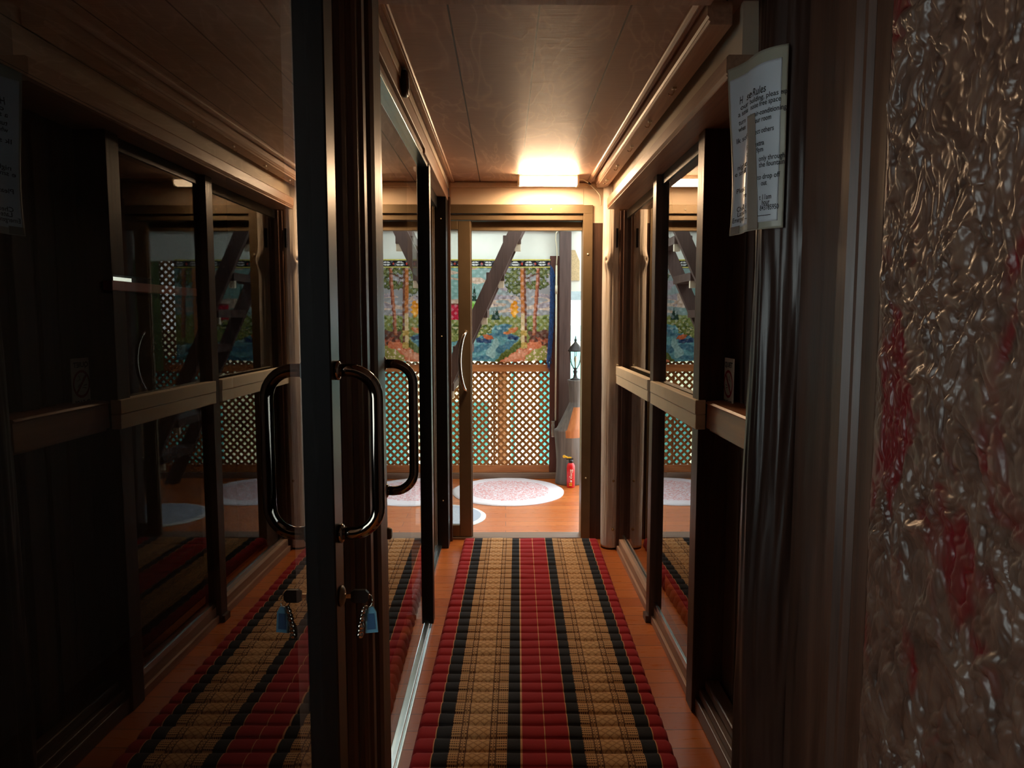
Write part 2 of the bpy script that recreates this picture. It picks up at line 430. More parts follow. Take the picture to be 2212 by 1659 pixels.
for (x_, z_) in ((.28, 2.071), (.507, 1.80), (.507, .4)):
    bm = new_bm(); lathe(bm, [(.006, 0), (.005, -.003), (0.0, -.004)], (x_, END - .012, z_), 'y', 12); obj('screw_head', bm, M['ivory'], d1)
bm = new_bm(); box(bm, -.80, .536, END - .005, END + .12, 0, .012, .002); obj('threshold', bm, M['skirt'], d1)

# ---- right wall windows with push bars
def window(name, label, y0, y1, gx_):
    wn = sempty(name, label, 'window', (.71, (y0 + y1) / 2, 0))
    bm = new_bm(); box(bm, .685, .73, y0, y1, .0, .075, .002); box(bm, .672, .685, y0, y1, .0, .035, .002); obj('sill', bm, M['brown_wood_y'], wn)
    bm = new_bm(); box(bm, gx_ - .006, .728, y0, y1, .075, .10, .002); obj('bottom_channel', bm, M['alu'], wn)
    bm = new_bm(); box(bm, gx_ - .006, .73, y0, y1, 1.985, 2.032, .002); obj('head_rail', bm, M['black_alu'], wn)
    pane('glass_pane', gx_, gx_ + .006, y0, y1, .09, 1.99, (-1, 0, 0), wn)
    return wn
w1 = window('window_1', 'full height glass panel on the right nearest the pale trunk post', 3.24, 4.19, .713)
w2 = window('window_2', 'full height glass panel on the right between the two dark mullions', 2.50, 3.17, .691)
bm = new_bm(); box(bm, .662, .735, 3.17, 3.24, 0, 2.032, .003); box(bm, .648, .662, 3.175, 3.235, 0, .03); struct(obj('trim_12', bm, M['dark_wood']))
bm = new_bm(); box(bm, .664, .79, 2.42, 2.50, 0, 2.032, .003); struct(obj('trim_13', bm, M['dark_wood']))
bm = new_bm(); box(bm, .690, .735, 4.19, 4.23, 0, 2.032, .003); box(bm, .672, .690, 4.205, 4.235, 0, 2.032, .002); struct(obj('trim_14', bm, M['brown_wood']))
def push_bar(y0, y1, label):
    t = thing('push_bar', label, 'rail', (.68, (y0 + y1) / 2, 1.02), 'cream rails across the right hand glass')
    bm = new_bm(); box(bm, .652, .688, y0, y1, 1.074, 1.124, .003); obj('upper_batten', bm, M['bar_paint'], t)
    bm = new_bm(); box(bm, .654, .688, y0, y1, 1.022, 1.0735, .003); obj('lower_batten', bm, M['bar_paint'], t)
    for ya in (y0 + .2, y1 - .24):
        bm = new_bm(); box(bm, .688, .6905, ya, ya + .04, 1.04, 1.10); obj('bracket', bm, M['black_plastic'], t)
push_bar(3.25, 4.18, 'cream painted wooden rail across the glass beside the pale trunk post')
push_bar(2.415, 3.185, 'cream painted wooden rail across the glass, the nearer one, dark end towards the shelf')
# boards behind the shelf, with the sign
bm = new_bm()
box(bm, .775, .80, 1.965, 2.42, 0, 2.032); box(bm, .768, .776, 2.30, 2.415, 0, 2.03, .002); box(bm, .762, .776, 2.20, 2.245, 0, 2.03, .002); box(bm, .755, .776, 2.08, 2.16, 0, 2.03, .003)
struct(obj('wall_right_boards', bm, M['brown_wood']))
bm = new_bm()
prism(bm, [(.775, 1.128), (.690, 1.122), (.684, 1.116), (.690, 1.110), (.688, 1.03), (.700, 1.03), (.700, 1.02), (.775, 1.02)], 'y', 1.945, 2.405)
tag(obj('wooden_shelf', bm, M['shelf_wood']), 'tan varnished wooden ledge between the dark mullion and the dark trunk', 'shelf')
bm = new_bm()
box(bm, .675, .76, 1.94, 2.42, 0, .055, .004); box(bm, .690, .76, 1.94, 2.42, .055, .085, .004); box(bm, .71, .76, 1.94, 2.42, .085, .12, .006)
struct(obj('baseboard_right', bm, M['dark_wood_y']))

# near right wall: door frame mouldings
bm = new_bm()
box(bm, .705, .80, -1.6, 1.705, 0, 2.236)
struct(obj('wall_right_near', bm, M['dark_wood']))
bm = new_bm(); box(bm, .692, .705, 1.316, 1.374, 0, 2.236, .002); struct(obj('trim_17', bm, M['dark_wood']))
bm = new_bm(); box(bm, .845, .87, 1.60, 2.05, 0, 2.236); struct(obj('wall_right_niche', bm, M['dark_wood']))
bm = new_bm()
prof = [(.705, 1.375), (.694, 1.378), (.684, 1.388), (.684, 1.40), (.690, 1.406), (.684, 1.412), (.676, 1.42), (.676, 1.452), (.684, 1.458), (.684, 1.475), (.694, 1.485), (.705, 1.49)]
prism(bm, prof, 'z', 0, 2.236); struct(obj('trim_15', bm, M['dark_wood']))

# ------------------------------------------------------------------ trunks
def trunk(name, cx, cy, r, z0, z1, mat, amp, seed, knots=(), n=96, nz=240, parent=None, grain=1.0):
    bm = new_bm(); rows = []
    for i in range(nz + 1):
        z = z0 + (z1 - z0) * i / nz; row = []
        ox = .35 * r * (noise.noise((seed, 0, z * .8))) ; oy = .35 * r * (noise.noise((seed + 9, 3, z * .8)))
        for k in range(n):
            a = 2 * math.pi * k / n; c, s = math.cos(a), math.sin(a)
            h = amp * (noise.noise((c * 1.6 + seed, s * 1.6, z * 1.3)) + .5 * grain * noise.noise((c * 7 + seed, s * 7, z * 2.4)) + .22 * grain * noise.noise((c * 20, s * 20 + seed, z * 5)))
            for (ka, kz, kr, kh) in knots:
                da = (a - ka + math.pi) % (2 * math.pi) - math.pi
                d2 = (da * r / kr) ** 2 + ((z - kz) / (kr * 1.7)) ** 2
                h += kh * math.exp(-d2) - kh * .9 * math.exp(-d2 * 40)
            row.append(bm.verts.new((cx + ox + (r + h) * c, cy + oy + (r + h) * s, z)))
        rows.append(row)
    for i in range(nz):
        for k in range(n):
            f = bm.faces.new((rows[i][k], rows[i][(k + 1) % n], rows[i + 1][(k + 1) % n], rows[i + 1][k])); f.smooth = True
    bm.faces.new(rows[0][::-1]); bm.faces.new(rows[-1])
    return obj(name, bm, mat, parent)

t = thing('trunk_post', 'pale smooth tree trunk post at the far right corner by the sliding door', 'post', (.640, 4.275, 0))
trunk('trunk', .640, 4.275, .060, .012, 2.19, M['pale_post'], .006, 3.1, knots=[(math.radians(232), 1.752, .030, .022)], parent=t)
trunk('tarred_foot', .640, 4.275, .058, 0, .02, M['black_plastic'], .004, 3.1, nz=3, parent=t)
for zz in (.428, .128):
    bm = new_bm(); lathe(bm, [(.009, .012), (.008, 0), (.005, -.005), (0.0, -.006)], (.652, 4.212, zz), 'y', 14); obj('bolt_head', bm, M['brass'], t)
bm = new_bm(); box(bm, .648, .660, 4.205, 4.222, 1.82, 1.93); obj('mortise', bm, M['black_plastic'], t)

tag(trunk('trunk_post', .726, 1.83, .102, 0, 2.236, M['black_wood'], .013, 8.4, knots=[(math.radians(292), 1.60, .022, .010), (math.radians(268), 1.59, .02, .008)], n=120, nz=300),
    'dark lacquered tree trunk post on the right carrying the paper notice', 'post')

# ------------------------------------------------------------------ house rules sheet, wrapped round the dark trunk
def mono(name, rough, col): return plain(name, col, rough, vary=.03, vscale=8)
M['paper'] = mono('laminated_paper', .35, srgb(206, 214, 222)); M['paper_edge'] = mono('clear_laminate_border', .3, srgb(170, 168, 150))
M['ink'] = mono('black_ink', .6, srgb(26, 26, 30))
def tape_mat():
    m, nt, b = nmat('yellowed_clear_tape'); b.inputs['Base Color'].default_value = srgb(170, 156, 142); b.inputs['Roughness'].default_value = .65; b.inputs['Alpha'].default_value = .62; return m
M['tape'] = tape_mat()
PC = (.726, 1.83); PR = .117; FLAP = .078; ARC = PR * math.radians(60)
WID = FLAP + ARC
def paper_pt(s, z, lift=0.0):
    """s in metres from the loose left edge"""
    curl = .010 * math.sin((z - 1.55) * 9)
    if s < FLAP:
        d = FLAP - s
        x, y = PC[0] - PR - .25 * d * (d / FLAP) + curl * d / FLAP, PC[1] + d; nx, ny = -1, -.1
    else:
        th = (s - FLAP) / PR; nx, ny = -math.cos(th), -math.sin(th)
        rr = PR + .004 * max(0, math.sin((s - FLAP) * 30 + z * 12)) + .008 * max(0, (th - 1.0)) * math.sin((z - 1.62) * 12)
        x, y = PC[0] + rr * nx, PC[1] + rr * ny
    return (x + nx * lift, y + ny * lift, z)
PZ1, PZ0 = 2.046, 1.620
def grid(name, s0, s1, z1, z0, lift, mat, parent, ns=48, nz=60, th=.0006, skew=0.0):
    bm = new_bm(); fr = []
    for L in (lift, lift - th):
        fr.append([[bm.verts.new(paper_pt(s0 + (s1 - s0) * i / ns + skew * (z1 - (z1 + (z0 - z1) * j / nz)), z1 + (z0 - z1) * j / nz, L)) for i in range(ns + 1)] for j in range(nz + 1)])
    for L in range(2):
        for j in range(nz):
            for i in range(ns):
                f = bm.faces.new((fr[L][j][i], fr[L][j][i + 1], fr[L][j + 1][i + 1], fr[L][j + 1][i])); f.smooth = True
    for i in range(ns):
        for j in (0, nz): bm.faces.new((fr[0][j][i], fr[0][j][i + 1], fr[1][j][i + 1], fr[1][j][i]))
    for j in range(nz):
        for i in (0, ns): bm.faces.new((fr[0][j][i], fr[0][j + 1][i], fr[1][j + 1][i], fr[1][j][i]))
    bmesh.ops.recalc_face_normals(bm, faces=bm.faces[:])
    return obj(name, bm, mat, parent)
sheet = thing('notice_sheet', 'curled laminated paper sheet of printed house rules taped to the dark trunk', 'notice', (PC[0] - PR, PC[1] - .02, 1.8))
grid('laminate', 0, WID, PZ1, PZ0, .0010, M['paper_edge'], sheet)
grid('paper', .006, WID - .013, PZ1 - .030, PZ0 + .018, .0018, M['paper'], sheet)
grid('tape_strip', .002, .045, PZ0 + .022, PZ0 + .002, .0030, M['tape'], sheet, 10, 4)

def text_mesh(body, size=1.0, shear=0.0, offset=0.0):
    cu = bpy.data.curves.new('txt', 'FONT'); cu.body = body; cu.size = size; cu.shear = shear; cu.offset = offset; cu.resolution_u = 3
    o = bpy.data.objects.new('txt', cu); COL.objects.link(o)
    dg = bpy.context.evaluated_depsgraph_get(); me = bpy.data.meshes.new_from_object(o.evaluated_get(dg))
    bm = new_bm(); bm.from_mesh(me)
    bpy.data.objects.remove(o); bpy.data.curves.remove(cu); bpy.data.meshes.remove(me)
    return bm
def s_of(px):
    """arc position of a text column measured on the photo (crop pixels)"""
    u = 1540 + px / 3.77; lo, hi = 0.0, WID
    for _ in range(30):
        mid = (lo + hi) / 2; p = paper_pt(mid, 1.8); uu = 1092 + F * p[0] / p[1]
        if uu < u: lo = mid
        else: hi = mid
    return lo
grid('tape_strip', s_of(240), s_of(300), 1.905, PZ0 + .002, .0040, M['tape'], sheet, 10, 40, skew=(s_of(275) - s_of(240)) / .27)
LINES = [(.232, [('H', 193, 212), ('se', 232, 268), ('Rules', 275, 380)], 1.5), (.268, [('our', 198, 240), ('building, pleas', 255, 480), ('eep', 498, 545)], 1), (.303, [('a sma', 183, 240), ('noise free space', 262, 500)], 1),
    (.352, [('turn', 185, 228), ('he air-conditioning', 262, 550)], 1), (.391, [('when', 183, 228), ('g your room', 273, 425)], 1), (.455, [('lk soft', 168, 255), ('pect others', 290, 448)], 1),
    (.524, [('P', 238, 255), ('extra', 305, 375)], 1), (.560, [('af', 240, 262), ('r 9pm', 300, 368)], 1), (.613, [('nightti', 172, 255), ('only through', 338, 540)], 1), (.648, [('e small', 150, 240), ('the fountain', 340, 540)], 1),
    (.716, [('to drop off', 330, 508)], 1), (.752, [('Please', 165, 240), ('out', 362, 405)], 1), (.795, [('the', 225, 258)], 1), (.832, [('t 11am', 350, 445)], 1), (.862, [('Check i', 172, 260), ('hour', 372, 432)], 1),
    (.893, [('Late ch', 180, 262), ('843785950', 358, 505)], 1), (.925, [('Emergency', 142, 245)], 1)]
for tpos, segs, k in LINES:
    for body, a, b in segs:
        bm = new_bm()
        tb = text_mesh(body, 1.0, .15 if k > 1 else 0.0, .012)
        xs = [v.co.x for v in tb.verts]; x0, x1 = min(xs), max(xs); sa, sb = s_of(a), s_of(b); hgt = .0175 * k
        zb = PZ1 - tpos * (PZ1 - PZ0)
        mp = {}
        for v in tb.verts:
            s_ = sa + (v.co.x - x0) / (x1 - x0) * (sb - sa)
            mp[v] = bm.verts.new(paper_pt(s_, zb + v.co.y * hgt, .0026))
        for f in tb.faces:
            try: bm.faces.new([mp[v] for v in f.verts])
            except ValueError: pass
        tb.free()
        obj('printed_words', bm, M['ink'], sheet)
grid('printed_rule', .09, WID - .03, PZ0 + .034, PZ0 + .0325, .0024, M['ink'], sheet, 20, 1)

# ------------------------------------------------------------------ QUIET sign standing on the ledge
SX, SY0, SY1, SZ0, SZ1 = .742, 2.300, 2.395, 1.124, 1.272
q = thing('quiet_sign', 'small white QUIET sign with a red prohibition ring standing on the tan ledge', 'sign', (SX, (SY0 + SY1) / 2, SZ0))
M['sign_white'] = mono('cream_white_plastic', .35, srgb(232, 226, 206)); M['sign_red'] = mono('red_print', .4, srgb(170, 26, 34)); M['sign_black'] = mono('black_print', .4, srgb(20, 18, 18))
bm = new_bm(); box(bm, SX, SX + .004, SY0, SY1, SZ0, SZ1, .0015); obj('plate', bm, M['sign_white'], q)
def on_sign(tb, yc, zc, w_, h_, dx=.0008):
    xs = [v.co.x for v in tb.verts]; ys = [v.co.y for v in tb.verts]
    for v in tb.verts:
        a = (v.co.x - min(xs)) / (max(xs) - min(xs)) - .5; b = (v.co.y - min(ys)) / (max(ys) - min(ys)) - .5
        v.co = Vector((SX - dx, yc - a * w_, zc + b * h_)) if False else v.co
    x0, x1, y0, y1 = min(xs), max(xs), min(ys), max(ys)
    for v in tb.verts:
        v.co = Vector((SX - dx, yc - ((v.co.x - x0) / (x1 - x0) - .5) * w_, zc + ((v.co.y - y0) / (y1 - y0) - .5) * h_))
    return tb
yc = (SY0 + SY1) / 2
obj('lettering', on_sign(text_mesh('QUIET', 1, 0, .025), yc, 1.2485, .080, .021), M['sign_black'], q)
obj('lettering', on_sign(text_mesh('PLEASE', 1, 0, .02), yc, 1.121, .080, .021), M['sign_black'], q)
def ring(bm, yc, zc, r0, r1, x, n=48, sy=1.0):
    a_ = [[bm.verts.new((x, yc + r * math.cos(2 * math.pi * k / n) * sy, zc + r * math.sin(2 * math.pi * k / n))) for k in range(n)] for r in (r0, r1)]
    for k in range(n): bm.faces.new((a_[0][k], a_[0][(k + 1) % n], a_[1][(k + 1) % n], a_[1][k]))
def stroke(bm, pts, wd, x):
    for (y0, z0), (y1, z1) in zip(pts, pts[1:]):
        d = Vector((y1 - y0, z1 - z0)).normalized() * wd / 2; px, pz = -d.y, d.x
        bm.faces.new([bm.verts.new((x, y0 + px, z0 + pz)), bm.verts.new((x, y0 - px, z0 - pz)), bm.verts.new((x, y1 - px, z1 - pz)), bm.verts.new((x, y1 + px, z1 + pz))])
zc = 1.186
bm = new_bm(); ring(bm, yc, zc, .038, .0465, SX - .0008); stroke(bm, [(yc + .028, zc + .030), (yc - .028, zc - .030)], .009, SX - .0010); obj('prohibition_ring', bm, M['sign_red'], q)
bm = new_bm()
for k, (a0, a1, wd) in enumerate([((.030, -.004), (.010, -.006), .0022), ((.026, -.016), (.006, -.012), .0022), ((.020, .014), (.004, .0), .0022), ((.016, .026), (.0, .004), .0016), ((-.006, .026), (-.012, .014), .0018), ((-.012, .014), (-.022, .010), .0018), ((.0, .002), (-.016, -.018), .008), ((-.010, .0), (-.020, -.010), .003), ((-.004, .012), (-.016, .030), .0016)]):
    stroke(bm, [(yc + a0[0], zc + a0[1]), (yc + a1[0], zc + a1[1])], wd, SX - .0006)
obj('black_figure', bm, M['sign_black'], q)

# ------------------------------------------------------------------ embossed lacquer panel on the near right wall
def carved_mat():
    m, nt, b = nmat('lacquered_embossed_relief')
    at_ = nt.nodes.new('ShaderNodeAttribute'); at_.attribute_name = 'relief'
    v = coords(nt, (1, 1, .55)); big = noise_n(nt, v, 5.2, 3, .55, .6); mid = noise_n(nt, v, 26, 4, .6)
    red = ramp(nt, big, [(.575, (0, 0, 0, 1)), (.63, (1, 1, 1, 1))])
    c = ramp(nt, mid, [(.3, srgb(58, 38, 30)), (.55, srgb(96, 68, 55)), (.8, srgb(116, 92, 76))])
    c = mixc(nt, math_(nt, 'MULTIPLY', at_.outputs['Fac'], .45), c, srgb(112, 90, 76))
    rf = math_(nt, 'MULTIPLY', red, math_(nt, 'SUBTRACT', 1.05, math_(nt, 'MULTIPLY', at_.outputs['Fac'], 1.0)))
    c = mixc(nt, rf, c, srgb(106, 12, 20))
    nt.links.new(c, b.inputs['Base Color']); b.inputs['Roughness'].default_value = .38; b.inputs['Specular IOR Level'].default_value = .5
    b.inputs['Coat Weight'].default_value = .1; b.inputs['Coat Roughness'].default_value = .2
    bump(nt, b, noise_n(nt, coords(nt, (1, 1, .5)), 150, 3), .3, .001)
    return m
M['carved'] = carved_mat()
def carved_panel():
    y0, y1, z0, z1 = .35, 1.312, .30, 2.10
    ny, nz = 330, 760
    bm = new_bm(); lay = bm.verts.layers.float.new('relief'); rows = []
    for j in range(nz + 1):
        z = z0 + (z1 - z0) * j / nz; row = []
        for i in range(ny + 1):
            y = y0 + (y1 - y0) * (1 - (1 - i / ny) ** 1.6)
            wy = y + .034 * noise.noise((y * 13, z * 9, 1.3)) + .010 * noise.noise((y * 40, z * 26, 3.1)); wz = z + .046 * noise.noise((y * 12, z * 9, 7.7)) + .016 * noise.noise((y * 36, z * 24, 9.4))
            den = .6 + .8 * max(0, noise.noise((y * 6, z * 4, 21.0)) + .25)
            r1 = min(1, 2.3 * abs(noise.noise((wy * 33, wz * 20, 2.0)))) ** .75 * den; r2 = min(1, 2.4 * abs(noise.noise((wy * 76, wz * 50, 5.0)))) ** .8 * den
            vein = max(0, 1 - abs(noise.noise((wy * 3.4 + z * .9, wz * 3.1, 11.0))) * 17)
            e = min(1, (y1 - y) / .02)
            h = .0074 * r1 + .0036 * r2 + .0070 * vein ** .7
            v = bm.verts.new((.692 - h * (.25 + .75 * e), y, z)); v[lay] = min(1, h / .016); row.append(v)
        rows.append(row)
    for j in range(nz):
        for i in range(ny):
            f = bm.faces.new((rows[j][i], rows[j + 1][i], rows[j + 1][i + 1], rows[j][i + 1])); f.smooth = True
    # solid back and edges
    bl = [[bm.verts.new((.7045, y, z)) for y in (y0, y1)] for z in (z0, z1)]
    bm.faces.new((bl[0][0], bl[0][1], bl[1][1], bl[1][0]))
    bm.faces.new([rows[j][ny] for j in range(nz + 1)] + [bl[1][1], bl[0][1]])
    bm.faces.new([rows[j][0] for j in range(nz + 1)] + [bl[1][0], bl[0][0]])
    bm.faces.new(rows[nz] + [bl[1][1], bl[1][0]]); bm.faces.new(rows[0] + [bl[0][1], bl[0][0]])
    return obj('relief_panel', bm, M['carved'])
tag(carved_panel(), 'wrinkled brown and red lacquered relief panel on the near right wall', 'wall panel')

# ------------------------------------------------------------------ mat runner
def mat_mat():
    m, nt, b = nmat('woven_thai_mattress_cloth')
    tc = nt.nodes.new('ShaderNodeTexCoord'); sep = nt.nodes.new('ShaderNodeSeparateXYZ'); nt.links.new(tc.outputs['UV'], sep.inputs[0])
    s, l = sep.outputs[0], sep.outputs[1]      # s 0..1 across, l metres along
    R_, B_, P_, T_ = srgb(164, 36, 40), srgb(36, 38, 40), srgb(214, 156, 106), srgb(212, 164, 112)
    D_ = srgb(62, 26, 22)
    st = [(0, R_), (.081, P_), (.085, B_), (.141, T_), (.361, B_), (.414, P_), (.418, R_), (.506, P_), (.511, R_), (.598, P_), (.602, B_), (.656, T_), (.873, B_), (.928, P_), (.933, R_)]
    base = ramp(nt, s, st, 'CONSTANT')
    d = abs
    # folded coordinate inside a tan band: 0 at its centre .. 1 at its edge
    c1 = math_(nt, 'ABSOLUTE', math_(nt, 'MULTIPLY', math_(nt, 'SUBTRACT', s, .252), 1 / .110))
    c2 = math_(nt, 'ABSOLUTE', math_(nt, 'MULTIPLY', math_(nt, 'SUBTRACT', s, .7645), 1 / .1085))
    c = math_(nt, 'MINIMUM', c1, c2)
    inside = math_(nt, 'LESS_THAN', c, 1.0)
    def band(lo, hi): return math_(nt, 'MULTIPLY', math_(nt, 'GREATER_THAN', c, lo), math_(nt, 'LESS_THAN', c, hi))
    # dark vertical threads
    lines = math_(nt, 'ADD', band(.395, .435), math_(nt, 'ADD', band(.522, .540), band(.605, .645)))
    # lattice weave near the edges: crossed dark dashes
    fl = math_(nt, 'FRACT', math_(nt, 'MULTIPLY', l, 88)); fs = math_(nt, 'FRACT', math_(nt, 'MULTIPLY', c, 13))
    dash = math_(nt, 'MULTIPLY', math_(nt, 'LESS_THAN', fl, .42), math_(nt, 'GREATER_THAN', fs, .26))
    dash = math_(nt, 'MULTIPLY', dash, band(.655, 1.0))
    fl2 = math_(nt, 'FRACT', math_(nt, 'MULTIPLY', l, 70))
    dots = math_(nt, 'MULTIPLY', math_(nt, 'LESS_THAN', fl2, .45), math_(nt, 'ADD', band(.445, .49), band(.56, .595)))
    # diamond figure in the middle
    sx = math_(nt, 'MULTIPLY', c, 3.1); ly = math_(nt, 'MULTIPLY', l, 36)
    a1 = math_(nt, 'PINGPONG', math_(nt, 'ADD', sx, ly), .5); a2 = math_(nt, 'PINGPONG', math_(nt, 'SUBTRACT', sx, ly), .5)
    mn = math_(nt, 'MINIMUM', a1, a2); mx_ = math_(nt, 'MAXIMUM', a1, a2)
    dia = math_(nt, 'MULTIPLY', math_(nt, 'LESS_THAN', mn, .10), math_(nt, 'LESS_THAN', c, .39))
    dot = math_(nt, 'MULTIPLY', math_(nt, 'GREATER_THAN', mn, .36), math_(nt, 'LESS_THAN', c, .39))
    col = mixc(nt, math_(nt, 'MULTIPLY', dia, .55), base, srgb(132, 88, 54)); col = mixc(nt, math_(nt, 'MULTIPLY', dot, .5), col, srgb(222, 184, 138))
    dk = math_(nt, 'MINIMUM', math_(nt, 'MULTIPLY', math_(nt, 'ADD', lines, math_(nt, 'ADD', dash, dots)), inside), 1.0)
    col = mixc(nt, math_(nt, 'MULTIPLY', dk, .93), col, D_)
    wv = noise_n(nt, coords(nt), 260, 3)
    col = mixc(nt, math_(nt, 'MULTIPLY', wv, .14), col, srgb(70, 40, 34))
    nt.links.new(col, b.inputs['Base Color']); b.inputs['Roughness'].default_value = .9; b.inputs['Sheen Weight'].default_value = .08; b.inputs['Specular IOR Level'].default_value = .15
    bump(nt, b, wv, .25, .002)
    return m
M['mat'] = mat_mat()
def mat_runner():
    W_, ROLL, L0 = .836, .0705, 3.38; nr = 48; nx, nl = 72, 12
    bm = new_bm(); uvl = bm.loops.layers.uv.new('UVMap'); rows = []; uvs = {}
    rnd = random.Random(3); edges = [0]
    for k in range(nr): edges.append(edges[-1] + ROLL * (1 + .16 * (rnd.random() - .5)))
    def z_at(sx, f, k, x):
        e = min(1, (1 - abs(sx)) / .05); edge = math.sqrt(max(0, 1 - (1 - e) ** 2))
        roll = (max(0, 1 - abs(2 * f - 1) ** 2.6)) ** .55
        return .006 + edge * (.032 + .014 * roll + .004 * noise.noise((x * 7, k * .9, 0)))
    for k in range(nr):
        for i in range(nl + (1 if k == nr - 1 else 0)):
            f = i / nl; l = edges[k] + (edges[k + 1] - edges[k]) * f; row = []
            for j in range(nx + 1):
                t_ = -1 + 2 * j / nx; sx = math.copysign(abs(t_) ** .8, t_)
                bul = .005 * (1 - abs(2 * f - 1) ** 2) - .003
                x = sx * (W_ / 2 + bul * abs(sx) ** 8)
                v = bm.verts.new((x, -l + .008 * noise.noise((x * 4, k * .35, 5)) * (1 - abs(2 * f - 1)) , z_at(sx, f, k, x))); uvs[v] = (sx / 2 + .5, l); row.append(v)
            rows.append(row)
    low = [[bm.verts.new((v.co.x, v.co.y, .001)) for v in (r[0], r[-1])] for r in rows]
    for r, lo in zip(rows, low):
        for v, o_ in zip(lo, (r[0], r[-1])): uvs[v] = uvs[o_]
    for a in range(len(rows) - 1):
        for j in range(nx):
            f = bm.faces.new((rows[a][j], rows[a + 1][j], rows[a + 1][j + 1], rows[a][j + 1])); f.smooth = True
        bm.faces.new((rows[a][0], low[a][0], low[a + 1][0], rows[a + 1][0])).smooth = True
        bm.faces.new((rows[a][-1], rows[a + 1][-1], low[a + 1][1], low[a][1])).smooth = True
        bm.faces.new((low[a][0], low[a][1], low[a + 1][1], low[a + 1][0]))
    bm.faces.new([low[0][0]] + rows[0] + [low[0][1]]); bm.faces.new([low[-1][1]] + rows[-1][::-1] + [low[-1][0]])
    for f in bm.faces:
        for lp in f.loops: lp[uvl].uv = uvs[lp.vert]
    o = obj('mattress_runner', bm, M['mat']); o.location = (.156, 4.31, 0); o.rotation_euler.z = -math.radians(1.0)
    return o
tag(mat_runner(), 'long quilted red, black and tan striped mattress mat running down the corridor floor', 'mat')

# ------------------------------------------------------------------ batten lamp over the end door
def emit(name, col, st):
    m = bpy.data.materials.new(name); m.use_nodes = True; nt = m.node_tree; nt.nodes.clear()
    out = N(nt, 'ShaderNodeOutputMaterial'); e = N(nt, 'ShaderNodeEmission'); e.inputs[0].default_value = col + (1,); e.inputs[1].default_value = st
    nt.links.new(e.outputs[0], out.inputs[0]); return m
M['lamp'] = emit('lit_diffuser', LAMP_COLOR, LAMP_STRENGTH)
lp = thing('batten_lamp', 'lit white batten lamp under the ceiling above the end door', 'lamp', (.249, 4.24, 2.2))
bm = new_bm(); box(bm, .076, .424, 4.215, 4.275, 2.212, 2.236, .002); box(bm, .084, .416, 4.2765, 4.282, 2.182, 2.236, .001); obj('housing_with_shield', bm, M['ivory'], lp)  # second box is a plate added behind the diffuser to shade the wall
bm = new_bm()
prof = [(4.212, 2.212), (4.206, 2.200), (4.212, 2.186), (4.226, 2.178), (4.254, 2.178), (4.268, 2.186), (4.276, 2.200), (4.272, 2.212)]
prism(bm, prof, 'x', .083, .417); obj('diffuser', bm, M['lamp'], lp)
for xa, xb in ((.071, .084), (.416, .429)):
    bm = new_bm(); box(bm, xa, xb, 4.203, 4.279, 2.176, 2.234, .003); obj('end_cap', bm, M['ivory'], lp)
bm = new_bm()
tube(bm, [(.428, 4.24, 2.216), (.455, 4.27, 2.222), (.49, 4.31, 2.212), (.52, 4.34, 2.194), (.548, 4.345, 2.170), (.568, 4.335, 2.14), (.573, 4.33, 2.08)], .004, 8); obj('cable', bm, M['ivory'], lp)
bm = new_bm(); tube(bm, [(.492, 4.312, 2.211), (.508, 4.328, 2.203)], .0065, 8); obj('cable_joint', bm, M['black_plastic'], lp)

# ------------------------------------------------------------------ small fittings
cv = thing('cover_plate', 'dark round cover plate on the cream strip above the left glass door', 'cover plate', (-.345, 2.47, 2.19))
bm = new_bm(); lathe(bm, [(.044, 0), (.044, .012), (.040, .017), (0.0, .017)], (-.345, 2.47, 2.188), 'x', 36); obj('rim', bm, M['black_plastic'], cv)
bm = new_bm(); lathe(bm, [(.037, .0165), (.036, .020), (0.0, .020)], (-.345, 2.47, 2.188), 'x', 36); obj('disc', bm, M['brown_wood'], cv)
bm = new_bm(); box(bm, -.3265, -.3235, 2.462, 2.478, 2.172, 2.204); obj('slot', bm, M['black_plastic'], cv)

hk = None
HOOK_AT = [(2.45, 'second'), (2.85, ''), (3.25, ''), (3.65, ''), (4.02, '')]
hlab = ['white hook under the right ceiling rail, nearest the camera', 'white hook under the right ceiling rail, second from the camera', 'white hook under the right ceiling rail, middle of the five',
        'white hook under the right ceiling rail, second from the end lamp', 'white hook under the right ceiling rail, nearest the pale trunk post']
for i, (yy, _) in enumerate(HOOK_AT):
    if i == 0:
        hk = thing('curtain_hook', hlab[0], 'hook', (.565, yy, 2.172), 'hooks under the right ceiling rail')
        bm = new_bm(); box(bm, .558, .572, yy - .008, yy + .008, 2.166, 2.1725); obj('foot', bm, M['ivory'], hk)
        bm = new_bm(); tube(bm, [(.565, yy, 2.168), (.565, yy, 2.156), (.560, yy, 2.149), (.551, yy, 2.148), (.545, yy, 2.153)], .0022, 8); obj('wire', bm, M['bright_steel'], hk)
    else:
        r = hk.copy(); COL.objects.link(r); r.location = (.565, yy, 2.172); r['label'] = hlab[i]
        for ch in list(hk.children):
            c = ch.copy(); COL.objects.link(c); c.parent = r

sw = thing('wall_switch', 'small white plastic switch on the edge board beside the pale trunk post', 'switch', (.668, 4.215, 1.09))
bm = new_bm(); box(bm, .660, .672, 4.20, 4.232, 1.02, 1.135, .003); obj('plate', bm, M['ivory'], sw)
bm = new_bm(); box(bm, .656, .661, 4.208, 4.224, 1.06, 1.10, .001); obj('rocker', bm, M['sign_white'], sw)

